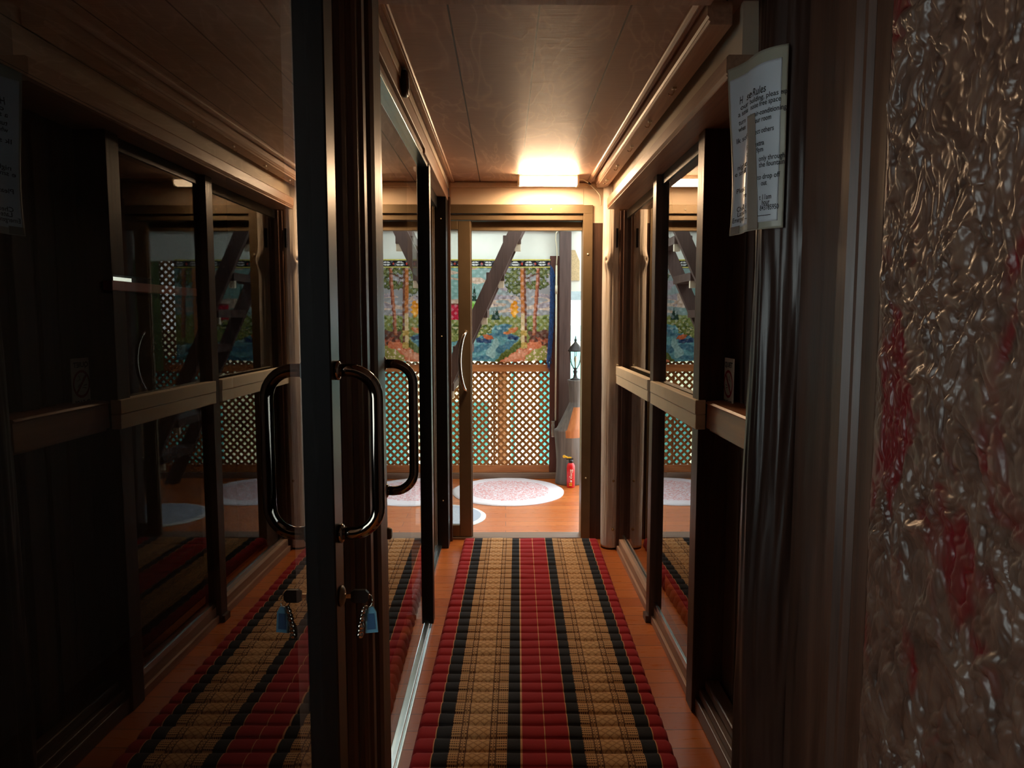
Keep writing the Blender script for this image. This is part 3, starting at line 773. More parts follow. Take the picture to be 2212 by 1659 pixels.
# key hanging from the near door lock
KX, KY, KZ = gx(1.33) + .028, 1.332, .868
ky = thing('key_bunch', 'key in the near left door lock with bead chain and blue tag', 'key', (KX, KY, KZ))
bm = new_bm(); lathe(bm, [(.020, 0), (.020, .003), (.016, .006), (.011, .008), (.0, .008)], (KX, KY, KZ), 'x', 28); obj('escutcheon', bm, M['bronze'], ky)
bm = new_bm(); box(bm, KX + .006, KX + .022, KY - .0015, KY + .0015, KZ - .004, KZ + .004); obj('key_blade', bm, M['bright_steel'], ky)
bm = new_bm(); prism(bm, [(KX + .020, KZ - .009), (KX + .026, KZ - .0125), (KX + .048, KZ - .0125), (KX + .054, KZ - .006), (KX + .054, KZ + .006), (KX + .048, KZ + .0125), (KX + .026, KZ + .0125), (KX + .020, KZ + .009)], 'y', KY - .004, KY + .004); obj('key_head', bm, M['black_plastic'], ky)
bm = new_bm(); tube(bm, [(KX + .052 + .009 * math.cos(a), KY + .003 * math.sin(a * 2), KZ - .010 + .012 * math.sin(a)) for a in [2 * math.pi * k / 20 for k in range(20)]], .0011, 6, False); obj('split_ring', bm, M['bright_steel'], ky)
bpts = [(.046, -.022, .0045), (.044, -.029, .006), (.042, -.037, .0055), (.041, -.044, .0065), (.039, -.052, .005), (.038, -.059, .0075), (.037, -.068, .0065), (.036, -.076, .0075)]
for dx, dz, rr in bpts:
    bm = new_bm(); lathe(bm, [(0.0, -rr), (rr * .7, -rr * .7), (rr, 0), (rr * .7, rr * .7), (0.0, rr)], (KX + dx, KY - .004, KZ + dz), 'z', 18)
    obj('bead', bm, M['chrome'] if rr < .006 else M['bright_steel'], ky)
M['tag_blue'] = plain('pale_blue_plastic', srgb(112, 178, 206), .35, vary=.04); M['tag_dark'] = plain('blue_paper_insert', srgb(58, 104, 146), .5, vary=.05)
x0 = KX + .052
bm = new_bm(); prism(bm, [(x0 - .006, KZ - .074), (x0 + .019, KZ - .072), (x0 + .016, KZ - .032), (x0 + .010, KZ - .021), (x0 + .003, KZ - .021), (x0 - .005, KZ - .032)], 'y', KY - .002, KY + .002); tg = obj('tag', bm, M['tag_blue'], ky)
bm = new_bm(); prism(bm, [(x0 - .002, KZ - .067), (x0 + .0145, KZ - .0655), (x0 + .0125, KZ - .034), (x0 - .001, KZ - .035)], 'y', KY - .0026, KY - .0018); obj('tag_insert', bm, M['tag_dark'], tg)

# ------------------------------------------------------------------ porch beyond the end door
PW = 6.20     # lattice wall plane
bm = new_bm(); box(bm, -3.0, 2.2, 4.53, 4.95, 2.42, 2.5); box(bm, -3.0, 2.2, 5.75, 7.0, 2.42, 2.5); box(bm, 1.4, 2.2, 4.95, 5.75, 2.42, 2.5); struct(obj('ceiling_porch', bm, M['white_paint']))  # gap between the slabs is added, unseen, so sky light fills the porch
bm = new_bm(); box(bm, -3.0, -2.9, 4.43, 6.42, 0, 2.42); struct(obj('wall_left_porch', bm, M['white_paint']))
bm = new_bm(); box(bm, -2.9, .555, PW, PW + .05, 1.905, 2.16); box(bm, .555, .95, PW, PW + .05, 1.645, 2.30)
struct(obj('wall_porch', bm, M['white_paint']))
bm = new_bm(); box(bm, -2.9, .62, PW - .06, PW + .06, 2.16, 2.235, .004); struct(obj('trim_16', bm, M['rust']))
sk = new_bm(); box(sk, -2.9, .47, PW - .045, PW + .05, 0, .052, .004); struct(obj('baseboard_porch', sk, M['skirt']))

ls = thing('lattice_screen', 'golden brown wooden lattice screen across the back of the porch', 'lattice', (-.6, PW, .052))
def lattice_bm(x0, x1, z0, z1, pitch, wd):
    bm = new_bm(); th = .009
    for sgn, yo in ((1, 0), (-1, th)):
        span = (x1 - x0) + (z1 - z0); k0 = x0 - (z1 - z0); n = int(span / pitch) + 2
        off = (x0 / pitch) % 1
        for k in range(n):
            c = k0 + k * pitch               # line x = c + (z - z0) for sgn 1 ; x = c + (z1 - z) for sgn -1
            a = max(x0, c); b = min(x1, c + (z1 - z0))
            if b - a < .02: continue
            za, zb = (z0 + a - c, z0 + b - c) if sgn > 0 else (z1 - (a - c), z1 - (b - c))
            d = Vector((b - a, 0, zb - za)).normalized(); p = Vector((-d.z, 0, d.x)) * wd / 2
            A, B = Vector((a, PW + yo, za)), Vector((b, PW + yo, zb)); y2 = Vector((0, th, 0))
            v = [bm.verts.new(q) for q in (A + p, A - p, B - p, B + p, A + p + y2, A - p + y2, B - p + y2, B + p + y2)]
            for ids in ((0, 1, 2, 3), (7, 6, 5, 4), (0, 4, 5, 1), (1, 5, 6, 2), (2, 6, 7, 3), (3, 7, 4, 0)): bm.faces.new([v[i] for i in ids])
    bmesh.ops.recalc_face_normals(bm, faces=bm.faces[:]); return bm
obj('lower_lattice', lattice_bm(-2.85, .385, .11, .945, .0645, .0205), M['lattice'], ls)
obj('upper_lattice', lattice_bm(-2.85, .385, 1.0, 1.905, .0645, .0205), M['lattice'], ls)
bm = new_bm(); box(bm, -2.9, .385, PW - .018, PW + .03, .052, .116, .003); obj('bottom_rail', bm, M['rail'], ls)
bm = new_bm(); box(bm, -2.9, .385, PW - .018, PW + .03, .945, 1.008, .003); obj('middle_rail', bm, M['rail'], ls)
bm = new_bm(); box(bm, .385, .47, PW - .016, PW + .03, .052, 1.945, .003); obj('end_stile', bm, M['red_brown'], ls)
for x in (-1.15, -.102):
    bm = new_bm(); box(bm, x - .008, x + .008, PW + .02, PW + .045, .116, .945, .002); obj('stud', bm, M['lattice'], ls)

# dark post, pipe, rope, woven shade
tag(obj('timber_post', box(new_bm(), .462, .562, PW - .085, PW - .018, .0, 2.16, .004), M['rust']), 'dark brown square timber post beside the tapestry in the porch', 'post')
M['pvc'] = plain('cream_plastic_pipe', srgb(214, 206, 176), .4, vary=.04)
pp = thing('conduit_pipe', 'thin cream plastic pipe running down beside the dark timber post', 'pipe', (.437, PW - .06, .3))
bm = new_bm(); tube(bm, [(.437, PW - .06, .52), (.437, PW - .06, 1.2), (.437, PW - .06, 1.86)], .0085, 12); obj('pipe', bm, M['pvc'], pp)
bm = new_bm(); tube(bm, [(.437, PW - .06, 1.62), (.437, PW - .06, 1.69)], .0115, 12); obj('pipe_coupling', bm, M['pvc'], pp)
bm = new_bm(); tube(bm, [(.437, PW - .06, 1.86), (.442, PW - .06, 1.95), (.438, PW - .06, 2.02), (.428, PW - .06, 2.08), (.431, PW - .06, 2.13), (.444, PW - .065, 2.15)], .006, 8); obj('flexible_end', bm, M['pvc'], pp)
bm = new_bm(); box(bm, .40, .428, PW - .09, PW - .045, .38, .52, .003); obj('junction_box', bm, M['alu'], pp)
M['wicker'] = plain('woven_straw', srgb(196, 172, 130), .8, vary=.25, vscale=160)
sh = thing('wicker_shade', 'woven straw wall shade partly hidden behind the dark timber post', 'lamp shade', (.515, PW - .03, 1.7))
bm = new_bm(); prism(bm, [(.475, 1.735), (.475, 1.995), (.60, 1.995), (.640, 1.90), (.640, 1.735)], 'y', PW - .015, PW - .003); obj('shade', bm, M['wicker'], sh)

# ---- tapestry
def tapestry():
    y = PW - .035; STEP = 6
    X0, X1, Y0, Y1 = -700, 1012, 374, 1556
    nx, nz = int((X1 - X0) / STEP), int((Y1 - Y0) / STEP)
    rs = np.random.RandomState(5)
    XX, YY = np.meshgrid(X0 + (np.arange(nx + 1)) * STEP, Y0 + (np.arange(nz + 1)) * STEP)
    XX = XX.astype(float); YY = YY.astype(float)
    def fb(sc, seed, sx=1.0):
        out = np.zeros_like(XX)
        for j in range(XX.shape[0]):
            for i in range(XX.shape[1]): out[j, i] = noise.noise((XX[j, i] / sc * sx, YY[j, i] / sc, seed))
        return out
    n1, n2, n3 = fb(130, 1.5), fb(45, 4.2), fb(22, 9.1)
    cl = fb(60, 3.3, .28)
    img = np.zeros(XX.shape + (3,))
    def put(mask, c, jit=14):
        img[mask] = np.array(c) + (n3[mask] * jit * 2)[:, None] + (n2[mask] * jit)[:, None]
    def tri(x, a, b): return np.clip((x - a) / (b - a), 0, 1)
    g = tri(XX, 100, 620)[..., None]
    img[:] = np.array([116, 150, 142]) * (1 - g) + np.array([140, 138, 138]) * g
    put(cl + tri(YY, 700, 950) * .55 - .12 - .4 * tri(YY, 950, 1040) > .28, (182, 158, 138)); put((cl > .25) & (YY > 620) & (XX > 350), (146, 134, 138))
    wob = 24 * n2 + 12 * n3
    # far bank and bushes
    put(YY + wob > 1030, (122, 128, 70)); put((YY + wob > 1050) & (n1 + n2 > .25), (80, 92, 44)); put((YY + wob > 1080) & (n2 + n3 > .45), (150, 140, 90))
    put((XX + wob > 760) & (YY + wob > 1210), (92, 58, 48)); put((XX + wob > 740) & (YY > 1280 + wob) & (n2 > .1), (150, 78, 56))
    # river
    def poly(pts):
        m = np.zeros(XX.shape, bool); px = XX + .8 * wob; py = YY + .5 * wob
        for (xa, ya), (xb, yb) in zip(pts, pts[1:] + pts[:1]):
            if ya == yb: continue
            c = ((ya > py) != (yb > py)) & (px < (xb - xa) * (py - ya) / (yb - ya) + xa); m ^= c
        return m
    rv = poly([(370, 1140), (480, 1112), (560, 1130), (520, 1180), (470, 1235), (600, 1240), (670, 1290), (560, 1390), (450, 1470), (360, 1560), (-720, 1560), (-720, 1380), (60, 1330), (180, 1290), (330, 1215)])
    put(rv, (94, 142, 146)); put(rv & (cl > .12), (68, 108, 124)); put(rv & (n1 > .28), (138, 170, 166)); put(poly([(150, 1290), (340, 1290), (330, 1345), (160, 1340)]) | poly([(520, 1245), (660, 1270), (640, 1310), (530, 1300)]), (44, 62, 92))
    put(poly([(225, 1245), (330, 1250), (355, 1300), (250, 1295)]), (168, 84, 48)); put(poly([(470, 1235), (560, 1165), (640, 1160), (600, 1215), (520, 1245)]), (184, 108, 60))
    # right bank
    put(poly([(370, 1560), (470, 1450), (600, 1360), (690, 1290), (700, 1380), (560, 1480), (430, 1560)]), (84, 92, 40))
    put(poly([(400, 1560), (560, 1470), (680, 1380), (770, 1330), (900, 1340), (940, 1440), (920, 1560)]), (192, 108, 74)); put(poly([(640, 1430), (760, 1410), (720, 1500), (500, 1560), (470, 1540)]), (206, 136, 104))
    put(poly([(720, 1500), (820, 1430), (960, 1380), (1010, 1560), (720, 1560)]), (140, 134, 66))
    put((YY > 1400) & (XX > 600) & (n2 - n3 > .42), (220, 190, 168))
    # firs
    def fir(cx, y0, y1, hw): 
        t = (YY - y0) / (y1 - y0); put((t > 0) & (t < 1) & (np.abs(XX - cx) < hw * t * (.6 + .4 * np.abs(np.sin(t * 16))) + 3), (34, 56, 44), 6)
    fir(132, 680, 870, 32); fir(392, 930, 1075, 40); fir(352, 975, 1075, 26); fir(-300, 700, 930, 50); fir(-220, 780, 960, 36)
    put((np.abs(XX - 120) + wob < 50) & (YY > 860) & (YY < 1000 + wob), (110, 158, 62))
    put(((XX - 592) / 52) ** 2 + ((YY - 950) / 100) ** 2 + n2 + n3 * .5 < .8, (206, 132, 34)); put(((XX - 600) / 40) ** 2 + ((YY - 990) / 60) ** 2 + n3 < .5, (228, 166, 60))
    put((XX > -150) & (XX < -20) & (YY > 905) & (YY < 1085), (176, 36, 58)); put((XX > -170) & (XX < -10) & (YY > 890) & (YY < 912 + n3 * 6), (120, 60, 50))
    # foliage
    for (cx, cy, rx, ry) in ((600, 570, 120, 90), (620, 720, 110, 60), (790, 510, 90, 50), (800, 680, 90, 60), (930, 520, 90, 70), (560, 640, 70, 60), (930, 650, 60, 60), (-520, 580, 160, 110), (-420, 700, 90, 70)):
        put(((XX - cx) / rx) ** 2 + ((YY - cy) / ry) ** 2 + 1.5 * n2 + n3 < .95, (66, 74, 40)); put(((XX - cx) / rx) ** 2 + ((YY - cy) / ry) ** 2 + 1.8 * n3 + n2 < .25, (112, 116, 70))
    # trunks
    def trunk_(x_top, y_top, x_bot, y_bot, w0, w1, c1, c2):
        t = (YY - y_top) / (y_bot - y_top); cx = x_top + (x_bot - x_top) * t + 6 * n1; hw = (w0 + (w1 - w0) * t) / 2
        m = (t > 0) & (t < 1) & (np.abs(XX - cx + 4 * n3) < hw); put(m, c1); put(m & (XX - cx > hw * .25), c2, 8); return m, cx, hw
    m, cx, hw = trunk_(695, 472, 706, 1410, 62, 70, (176, 108, 58), (108, 66, 50)); put(m & (YY > 1000) & (XX - cx < 10), (206, 180, 134)); put(m & (YY > 1200) & (n2 > -.1), (178, 146, 76))
    trunk_(872, 480, 822, 1260, 40, 48, (160, 100, 72), (112, 62, 48))
    trunk_(-470, 480, -450, 1400, 60, 70, (160, 104, 62), (104, 66, 48)); trunk_(-590, 480, -620, 1300, 44, 50, (150, 100, 70), (104, 62, 48))
    put(poly([(720, 590), (800, 560), (890, 530), (890, 545), (800, 580), (730, 610)]), (92, 62, 46)); put(poly([(765, 590), (775, 590), (800, 680), (790, 680)]), (84, 56, 44))
    # border
    bd = (YY < 478); put(bd, (28, 28, 34), 4)
    put((YY < 392) | ((YY > 460) & (YY < 476)), (196, 186, 92), 8)
    ph = ((XX - 217 + 77.5) % 155) - 77.5
    put(bd & (YY > 396) & (YY < 458) & (np.abs(ph) > 22) & (np.abs(np.abs(ph) - 50) < 26) & (np.abs(YY - 427) < np.clip((np.abs(ph) - 26) * .85, 0, 24)) & (np.abs(YY - 427) > 5), (196, 196, 190), 4)
    put((np.abs(ph) < 16) & (np.abs(YY - 427) < 5) | (np.abs(ph) < 5) & (np.abs(YY - 427) < 16), (196, 74, 58), 4)
    img = np.clip(img, 6, 240); lin = np.where(img / 255 <= .04045, img / 255 / 12.92, ((img / 255 + .055) / 1.055) ** 2.4)
    bm = new_bm(); cl_ = bm.verts.layers.float_color.new('weave'); rows = []; back = []
    for j in range(nz + 1):
        row, rb = [], []
        for i in range(nx + 1):
            X, Y = XX[j, i], YY[j, i]
            tt = (Y - Y0) / (Y1 - Y0); Yd = Y + tt * (14 * math.sin((X - 60) / 260) * (1 if X < 1012 else 0) - 10)
            yy = y + .006 * math.sin(X / 120) * tt + .004 * math.sin(X / 47 + 1)
            p = at(1000 + X / 5.35, 490 + Yd / 5.35, y); v = bm.verts.new((p.x, yy, p.z)); v[cl_] = (*lin[j, i], 1); row.append(v)
        rows.append(row)
    for j in range(nz):
        for i in range(nx):
            f = bm.faces.new((rows[j][i], rows[j + 1][i], rows[j + 1][i + 1], rows[j][i + 1])); f.smooth = True
    m_, nt, b = nmat('woven_tapestry'); a = nt.nodes.new('ShaderNodeAttribute'); a.attribute_name = 'weave'
    nt.links.new(a.outputs['Color'], b.inputs['Base Color']); b.inputs['Roughness'].default_value = .9; b.inputs['Specular IOR Level'].default_value = .1
    wv = noise_n(nt, coords(nt), 420, 2); bump(nt, b, wv, .3, .002)
    tl = N(nt, 'ShaderNodeBsdfTranslucent'); mxr = N(nt, 'ShaderNodeMixShader'); mxr.inputs[0].default_value = .08
    nt.links.new(a.outputs['Color'], tl.inputs[0]); out = nt.nodes['Material Output']
    nt.links.new(b.outputs[0], mxr.inputs[1]); nt.links.new(tl.outputs[0], mxr.inputs[2])
    # open weave lets a little straight light through
    tr = N(nt, 'ShaderNodeBsdfTransparent'); mx2 = N(nt, 'ShaderNodeMixShader'); mx2.inputs[0].default_value = .02
    nt.links.new(mxr.outputs[0], mx2.inputs[1]); nt.links.new(tr.outputs[0], mx2.inputs[2]); nt.links.new(mx2.outputs[0], out.inputs[0])
    tp = thing('tapestry', 'woven landscape tapestry of river and trees hung on the porch lattice', 'tapestry', (-.1, y, 1.93))
    obj('cloth', bm, m_, tp)
    fm = plain('blue_yarn', srgb(42, 74, 122), .9, vary=.25, vscale=40)
    bm = new_bm(); rnd = random.Random(2)
    for k in range(340):
        tt = k / 339; Y = 440 + tt * 1130; a0 = at(1000 + (1004 + rnd.random() * 8 - tt * 60 * max(0, tt - .3)) / 5.35, 490 + Y / 5.35, y)
        L = .06 + .03 * rnd.random(); dx = .014 + .026 * rnd.random() - tt * .010; yy = y - .004 + .006 * rnd.random()
        pts = [(a0.x, yy, a0.z), (a0.x + dx * .8, yy, a0.z - L * .3), (a0.x + dx * 1.1, yy - .003, a0.z - L * .7), (a0.x + dx * (.9 + .5 * rnd.random()), yy, a0.z - L)]
        tube(bm, pts, .0016, 4)
    obj('fringe', bm, fm, tp)
tapestry()

# ---- stair of two dark stringers with open treads
st = thing('open_stair', 'steep dark open stair of two slanting timbers and blocks in the porch', 'stair', (-.6, 5.45, 0))
def stringer(y0, y1):
    # slope measured from the photo at depth 5.35
    a, b = at(1131, 496, 5.35), at(1019.6, 738, 5.35); d = Vector((a.x - b.x, a.z - b.z)).normalized(); n_ = Vector((-d.y, d.x)); wd = .098
    p0 = Vector((a.x, a.z)) + d * .42; t_ = (p0.y - 0.0) / d.y; p1 = p0 - d * t_
    bm = new_bm(); prism(bm, [(p0.x, p0.y), (p1.x, 0), (p1.x - wd / abs(d.y) * 1.0, 0), (p0.x + n_.x * wd, p0.y + n_.y * wd)], 'y', y0, y1); return bm, p0, d, n_, wd
bm, p0, d, n_, wd = stringer(5.33, 5.38); obj('stringer', bm, M['rust'], st)
bm, *_ = stringer(5.93, 5.98); obj('stringer', bm, M['rust'], st)
for k in range(8):
    c = at(1106 - 36 * k, 518 + 79.5 * k, 5.40)
    if c.z < .12: break
    bm = new_bm(); box(bm, c.x - .068, c.x + .068, 5.38, 5.93, c.z - .031, c.z + .031, .003); tr_ = obj('tread', bm, M['rust'], st)
    bm = new_bm(); box(bm, c.x + .02, c.x + .066, 5.39, 5.42, c.z - .085, c.z - .031, .002); obj('bracket', bm, M['ivory'], tr_)

# ---- rugs
def rug_mat(name, ring_col, base, pat):
    m, nt, b = nmat(name); tc = nt.nodes.new('ShaderNodeTexCoord')
    ln = nt.nodes.new('ShaderNodeVectorMath'); ln.operation = 'LENGTH'; nt.links.new(tc.outputs['UV'], ln.inputs[0]); r = ln.outputs['Value']
    nz = noise_n(nt, tc.outputs['UV'], 9, 4, .6, 1.5)
    wv = math_(nt, 'PINGPONG', math_(nt, 'ADD', math_(nt, 'MULTIPLY', r, 11), math_(nt, 'MULTIPLY', nz, 4.5)), .5)
    p = math_(nt, 'MULTIPLY', math_(nt, 'LESS_THAN', wv, .25), math_(nt, 'LESS_THAN', math_(nt, 'ADD', r, math_(nt, 'MULTIPLY', nz, .15)), .80))
    c = mixc(nt, math_(nt, 'MULTIPLY', p, .75), base, pat); c = mixc(nt, math_(nt, 'GREATER_THAN', r, .90), c, ring_col)
    nt.links.new(c, b.inputs['Base Color']); b.inputs['Roughness'].default_value = .95; b.inputs['Specular IOR Level'].default_value = .1
    bump(nt, b, noise_n(nt, coords(nt), 120, 3), .5, .004); return m
def rug(name, label, x, y, rx, ry, mat, seed):
    bm = new_bm(); uvl = bm.loops.layers.uv.new('UVMap'); uv = {}; n, m_ = 96, 20; rings = []
    c = bm.verts.new((0, 0, .012)); uv[c] = (0, 0)
    for i in range(1, m_ + 1):
        f = i / m_; row = []
        for k in range(n):
            a = 2 * math.pi * k / n; w_ = 1 + .012 * noise.noise((math.cos(a) * 3, math.sin(a) * 3, seed))
            z = .012 + .002 * noise.noise((f * 5 * math.cos(a), f * 5 * math.sin(a), seed)) if f < 1 else .004
            v = bm.verts.new((rx * f * w_ * math.cos(a), ry * f * w_ * math.sin(a), z)); uv[v] = (f * math.cos(a), f * math.sin(a)); row.append(v)
        rings.append(row)
    low = [bm.verts.new((v.co.x, v.co.y, .0005)) for v in rings[-1]]
    for a, b in zip(low, rings[-1]): uv[a] = uv[b]
    for k in range(n):
        bm.faces.new((c, rings[0][k], rings[0][(k + 1) % n])); bm.faces.new((rings[-1][k], low[k], low[(k + 1) % n], rings[-1][(k + 1) % n]))
        for i in range(m_ - 1): bm.faces.new((rings[i][k], rings[i + 1][k], rings[i + 1][(k + 1) % n], rings[i][(k + 1) % n])).smooth = True
    bm.faces.new(low[::-1])
    for f in bm.faces:
        for l in f.loops: l[uvl].uv = uv[l.vert]
    o = obj(name, bm, mat); o.location = (x, y, 0); return tag(o, label, 'rug')
rug('round_rug', 'round white rug with a pink patterned centre on the porch floor', .02, 5.70, .455, .47, rug_mat('pink_rug', srgb(226, 224, 232), srgb(228, 222, 230), srgb(214, 130, 126)), 1)
rug('round_rug', 'blue grey round rug with white border just beyond the end door', -.50, 4.95, .36, .33, rug_mat('grey_rug', srgb(220, 222, 218), srgb(170, 180, 196), srgb(190, 198, 208)), 5)

# ---- stump with lantern, extinguisher
M['stump'] = wood('grey_weathered_log', srgb(70, 66, 62), srgb(118, 108, 98), 'z', .55, .4, 10)
M['cutwood'] = wood('orange_cut_wood', srgb(150, 82, 42), srgb(196, 124, 70), 'z', .5, .3, 12)
sp = thing('log_stand', 'grey carved log stand with a narrow neck behind the fire extinguisher', 'log stand', (.545, 6.0, 0))
bm = new_bm(); rows = []; nz, n = 90, 40
for i in range(nz + 1):
    z = .89 * i / nz; row = []
    if z < .47: xl, xr = .425 + .012 * math.sin(z * 9), .668
    elif z < .70: t_ = (z - .47) / .23; xl, xr = .43 + (.545 - .43) * t_ ** .9, .668 - .012 * t_
    elif z < .83: t_ = (z - .70) / .13; xl, xr = .545 - .01 * t_, .656 + .006 * t_
    else: t_ = (z - .83) / .06; xl, xr = .535 - .012 * t_, .662 + .002 * t_
    dep = .11 if z < .47 else .11 - .05 * min(1, (z - .47) / .23)
    for k in range(n):
        a = 2 * math.pi * k / n; h = 1 + .05 * noise.noise((math.cos(a) * 2, math.sin(a) * 2, z * 4))
        row.append(bm.verts.new(((xl + xr) / 2 + (xr - xl) / 2 * math.cos(a) * h, 6.0 + dep * math.sin(a) * h, z)))
    rows.append(row)
for i in range(nz):
    for k in range(n):
        f = bm.faces.new((rows[i][k], rows[i][(k + 1) % n], rows[i + 1][(k + 1) % n], rows[i + 1][k])); f.smooth = True
        z = .89 * i / nz; a = 2 * math.pi * k / n
        if (.40 < z < .66 and math.sin(a) < .1 and math.cos(a) > -.35) or (z < .30 and math.cos(a) > .62): f.material_index = 1
bm.faces.new(rows[0][::-1]); bm.faces.new(rows[-1])
obj('log', bm, [M['stump'], M['cutwood']], sp)
ln = thing('garden_lantern', 'black metal garden lantern standing on the log stand', 'lantern', (.592, 6.0, .89))
M['iron'] = plain('black_iron', srgb(44, 38, 36), .45, .4)
L0 = (.592, 6.0, .888)
bm = new_bm(); lathe(bm, [(.045, 0), (.045, .008), (.02, .018), (.012, .05), (.02, .075), (.010, .085), (.022, .10), (.012, .104)], L0, 'z', 24); obj('base', bm, M['iron'], ln)
bm = new_bm(); lathe(bm, [(.064, .242), (.066, .25), (.058, .256), (.050, .275), (.030, .300), (.014, .315), (.008, .33), (.013, .337), (.006, .348), (.003, .37), (0.0, .375)], L0, 'z', 24); obj('roof', bm, M['iron'], ln)
bm = new_bm()
for k in range(6):
    a = math.pi / 3 * k + .3; P = lambda r, h: (L0[0] + r * math.cos(a), L0[1] + r * math.sin(a), L0[2] + h)
    tube(bm, [P(.016, .10), P(.036, .13), (P(.050, .18)), P(.054, .245)], .0025, 6)
obj('frame', bm, M['iron'], ln)
bm = new_bm(); lathe(bm, [(.014, .102), (.033, .132), (.046, .18), (.050, .243), (.0495, .243), (.0455, .18), (.0325, .133), (.0135, .104)], L0, 'z', 24)
gb = obj('glass_shade', bm, M['glass_b'], ln)
bm = new_bm(); lathe(bm, [(.006, .10), (.006, .15), (.012, .16), (.014, .185), (.008, .20), (0.0, .205)], L0, 'z', 16); obj('candle_lamp', bm, M['ivory'], ln)
fe = thing('fire_extinguisher', 'small red fire extinguisher on the porch floor before the log stand', 'fire extinguisher', (.545, 5.84, 0))
M['ext_red'] = plain('red_enamel', srgb(206, 30, 34), .25, vary=.03); M['yellow'] = plain('yellow_plastic', srgb(226, 176, 40), .4)
E0 = (.545, 5.84, 0)
bm = new_bm(); lathe(bm, [(.030, 0), (.034, .006), (.034, .175), (.030, .195), (.018, .208), (.015, .215)], E0, 'z', 32); obj('cylinder', bm, M['ext_red'], fe)
bm = new_bm(); lathe(bm, [(.018, .208), (.019, .228), (.012, .236), (.0, .238)], E0, 'z', 24); box(bm, .505, .565, 5.834, 5.846, .236, .246, .002); obj('valve', bm, M['black_plastic'], fe)
bm = new_bm(); box(bm, .478, .515, 5.834, 5.846, .252, .264, .003); tube(bm, [(.488 + .010 * math.cos(a), 5.838, .262 + .010 * math.sin(a)) for a in [2 * math.pi * k / 16 for k in range(17)]], .0035, 8); box(bm, .51, .55, 5.836, 5.844, .246, .258, .002); obj('safety_pin', bm, M['yellow'], fe)
tb = text_mesh('Simple', 1.0, .1, .02); xs = [v.co.x for v in tb.verts]; ys = [v.co.y for v in tb.verts]
for v in tb.verts:
    zz = .16 - (v.co.x - min(xs)) / (max(xs) - min(xs)) * .11; a = -math.pi / 2 + ((v.co.y - min(ys)) / (max(ys) - min(ys)) - .5) * .9
    v.co = Vector((E0[0] + .0346 * math.cos(a), E0[1] + .0346 * math.sin(a), zz))
obj('lettering', tb, M['sign_white'], fe)
bm = new_bm()
for zz in (.02, .035): 
    for k in range(8):
        a0 = -math.pi / 2 - .5 + k * .09; a1 = a0 + .085
        bm.faces.new([bm.verts.new((E0[0] + .0345 * math.cos(a), E0[1] + .0345 * math.sin(a), z)) for a, z in ((a0, zz), (a1, zz), (a1, zz + .009), (a0, zz + .009))])
obj('label_bars', bm, M['yellow'], fe)

# ---- green board left of the tapestry, seen in the reflections
def moss():
    m, nt, b = nmat('mossy_green_board'); n1 = noise_n(nt, coords(nt, (1, 1, .7)), 4, 6, .65, .8)
    nt.links.new(ramp(nt, n1, [(.3, srgb(58, 74, 38)), (.55, srgb(98, 118, 62)), (.75, srgb(134, 146, 86))]), b.inputs['Base Color']); b.inputs['Roughness'].default_value = .7; bump(nt, b, n1, .4, .01); return m
bm = new_bm(); box(bm, -2.85, -1.02, PW - .045, PW - .0195, .95, 1.90, .003); tag(obj('green_board', bm, moss()), 'mottled green board on the lattice left of the tapestry', 'board')

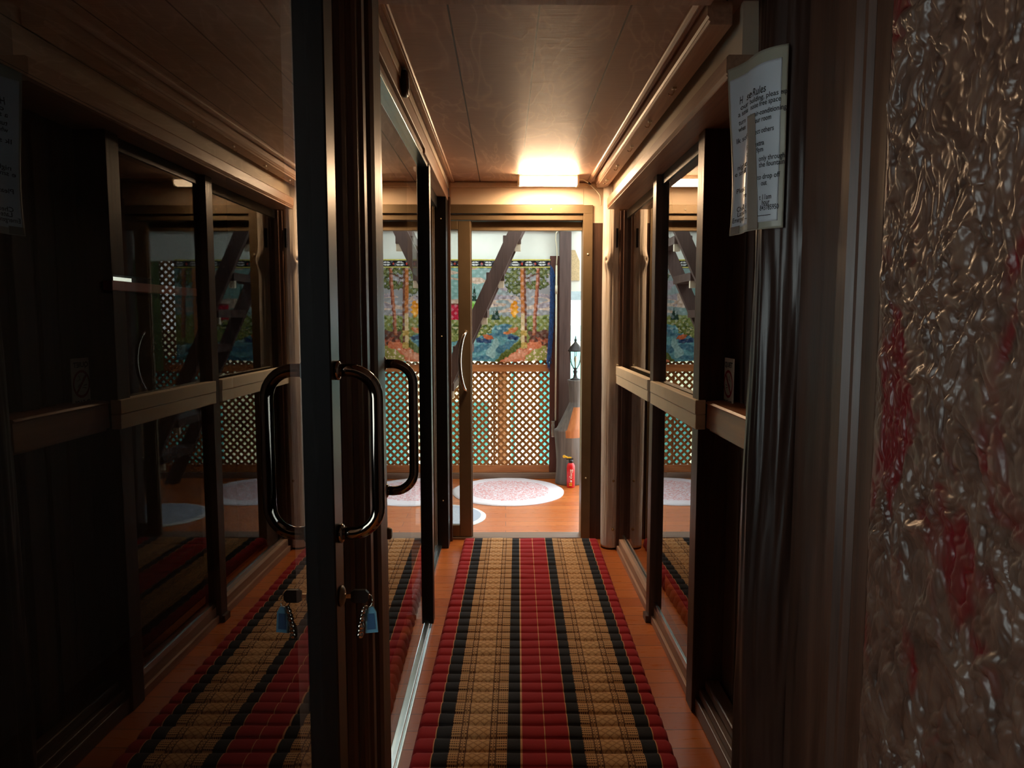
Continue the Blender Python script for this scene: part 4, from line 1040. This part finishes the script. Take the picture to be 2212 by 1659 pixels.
# ---- outdoors behind the porch
M['turq_pale'] = plain('pale_turquoise_sheet', srgb(150, 208, 210), .5, vary=.06)
M['turq'] = plain('turquoise_paint', srgb(84, 182, 184), .5, vary=.08, vscale=3); M['cream_ext'] = plain('cream_render', srgb(232, 226, 196), .8, vary=.08, vscale=2)
M['ext_brown'] = plain('brown_boards', srgb(150, 100, 60), .7, vary=.15); M['ext_grey'] = plain('grey_roof_sheet', srgb(150, 166, 176), .6)
bm = new_bm(); box(bm, -8, 8, 6.42, 14, -.35, -.25); struct(obj('ground', bm, M['cream_ext']))
bm = new_bm(); box(bm, -6, .75, 9.0, 9.15, -.25, 1.25); tag(obj('garden_wall', bm, M['cream_ext']), 'pale rendered garden wall seen through the lattice', 'wall')
def ext(name, x0, x1, y, z0, z1, mat, label, cat, grp=None, th=.06):
    b_ = new_bm(); box(b_, x0, x1, y, y + th, z0, z1, .004); return tag(obj(name, b_, mat), label, cat, grp)
ext('turquoise_fence', -.62, -.18, 7.6, -.25, .52, M['turq'], 'low turquoise board behind the left half of the lattice', 'board')
ext('turquoise_post', .062, .105, 7.6, -.25, 1.1, M['turq'], 'thin turquoise post behind the middle of the lattice', 'post')
ext('turquoise_fence', .36, .62, 7.6, -.25, 1.1, M['turq'], 'tall turquoise board behind the right end of the lattice', 'board')
ext('turquoise_fence', -1.9, -1.1, 7.6, -.25, 1.0, M['turq'], 'wide turquoise board behind the far left of the lattice', 'board')
bm = new_bm(); box(bm, -3.1, -3.04, 2.0, 4.3, -.25, 2.0, .004); tag(obj('turquoise_fence', bm, M['turq']), 'turquoise boundary board glimpsed through the slot window of the left room', 'fence')
bm = new_bm(); box(bm, -4.0, -1.75, -1.6, 4.43, -.35, -.25); struct(obj('ground_side', bm, M['cream_ext']))
ext('brown_fence_board', -.085, .012, 7.4, -.25, 1.1, M['ext_brown'], 'brown upright board behind the middle of the lattice', 'board')
nr = thing('neighbour_roof', 'turquoise roof edge seen through the gap above the lantern', 'roof', (1.2, 9.6, 1.0))
bm = new_bm(); box(bm, .55, 4.0, 9.6, 9.7, 1.10, 1.32, .004); obj('fascia', bm, M['turq_pale'], nr)
bm = new_bm(); box(bm, .55, 4.0, 9.62, 9.72, .99, 1.09, .004); obj('gutter', bm, M['cream_ext'], nr)
bm = new_bm(); box(bm, .55, 4.0, 9.64, 9.76, .2, .98, .004); obj('wall_panel', bm, M['turq_pale'], nr)
bm = new_bm(); box(bm, .3, 2.2, 7.4, 7.5, 1.60, 1.74, .004)
ev = thing('outbuilding_eave', 'grey eave board above the bright gap right of the timber post', 'eave', (1.2, 7.45, -.25)); obj('eave_board', bm, M['ext_grey'], ev)
bm = new_bm(); box(bm, 2.1, 2.2, 7.4, 7.5, -.25, 1.60, .004); obj('eave_post', bm, M['ext_brown'], ev)
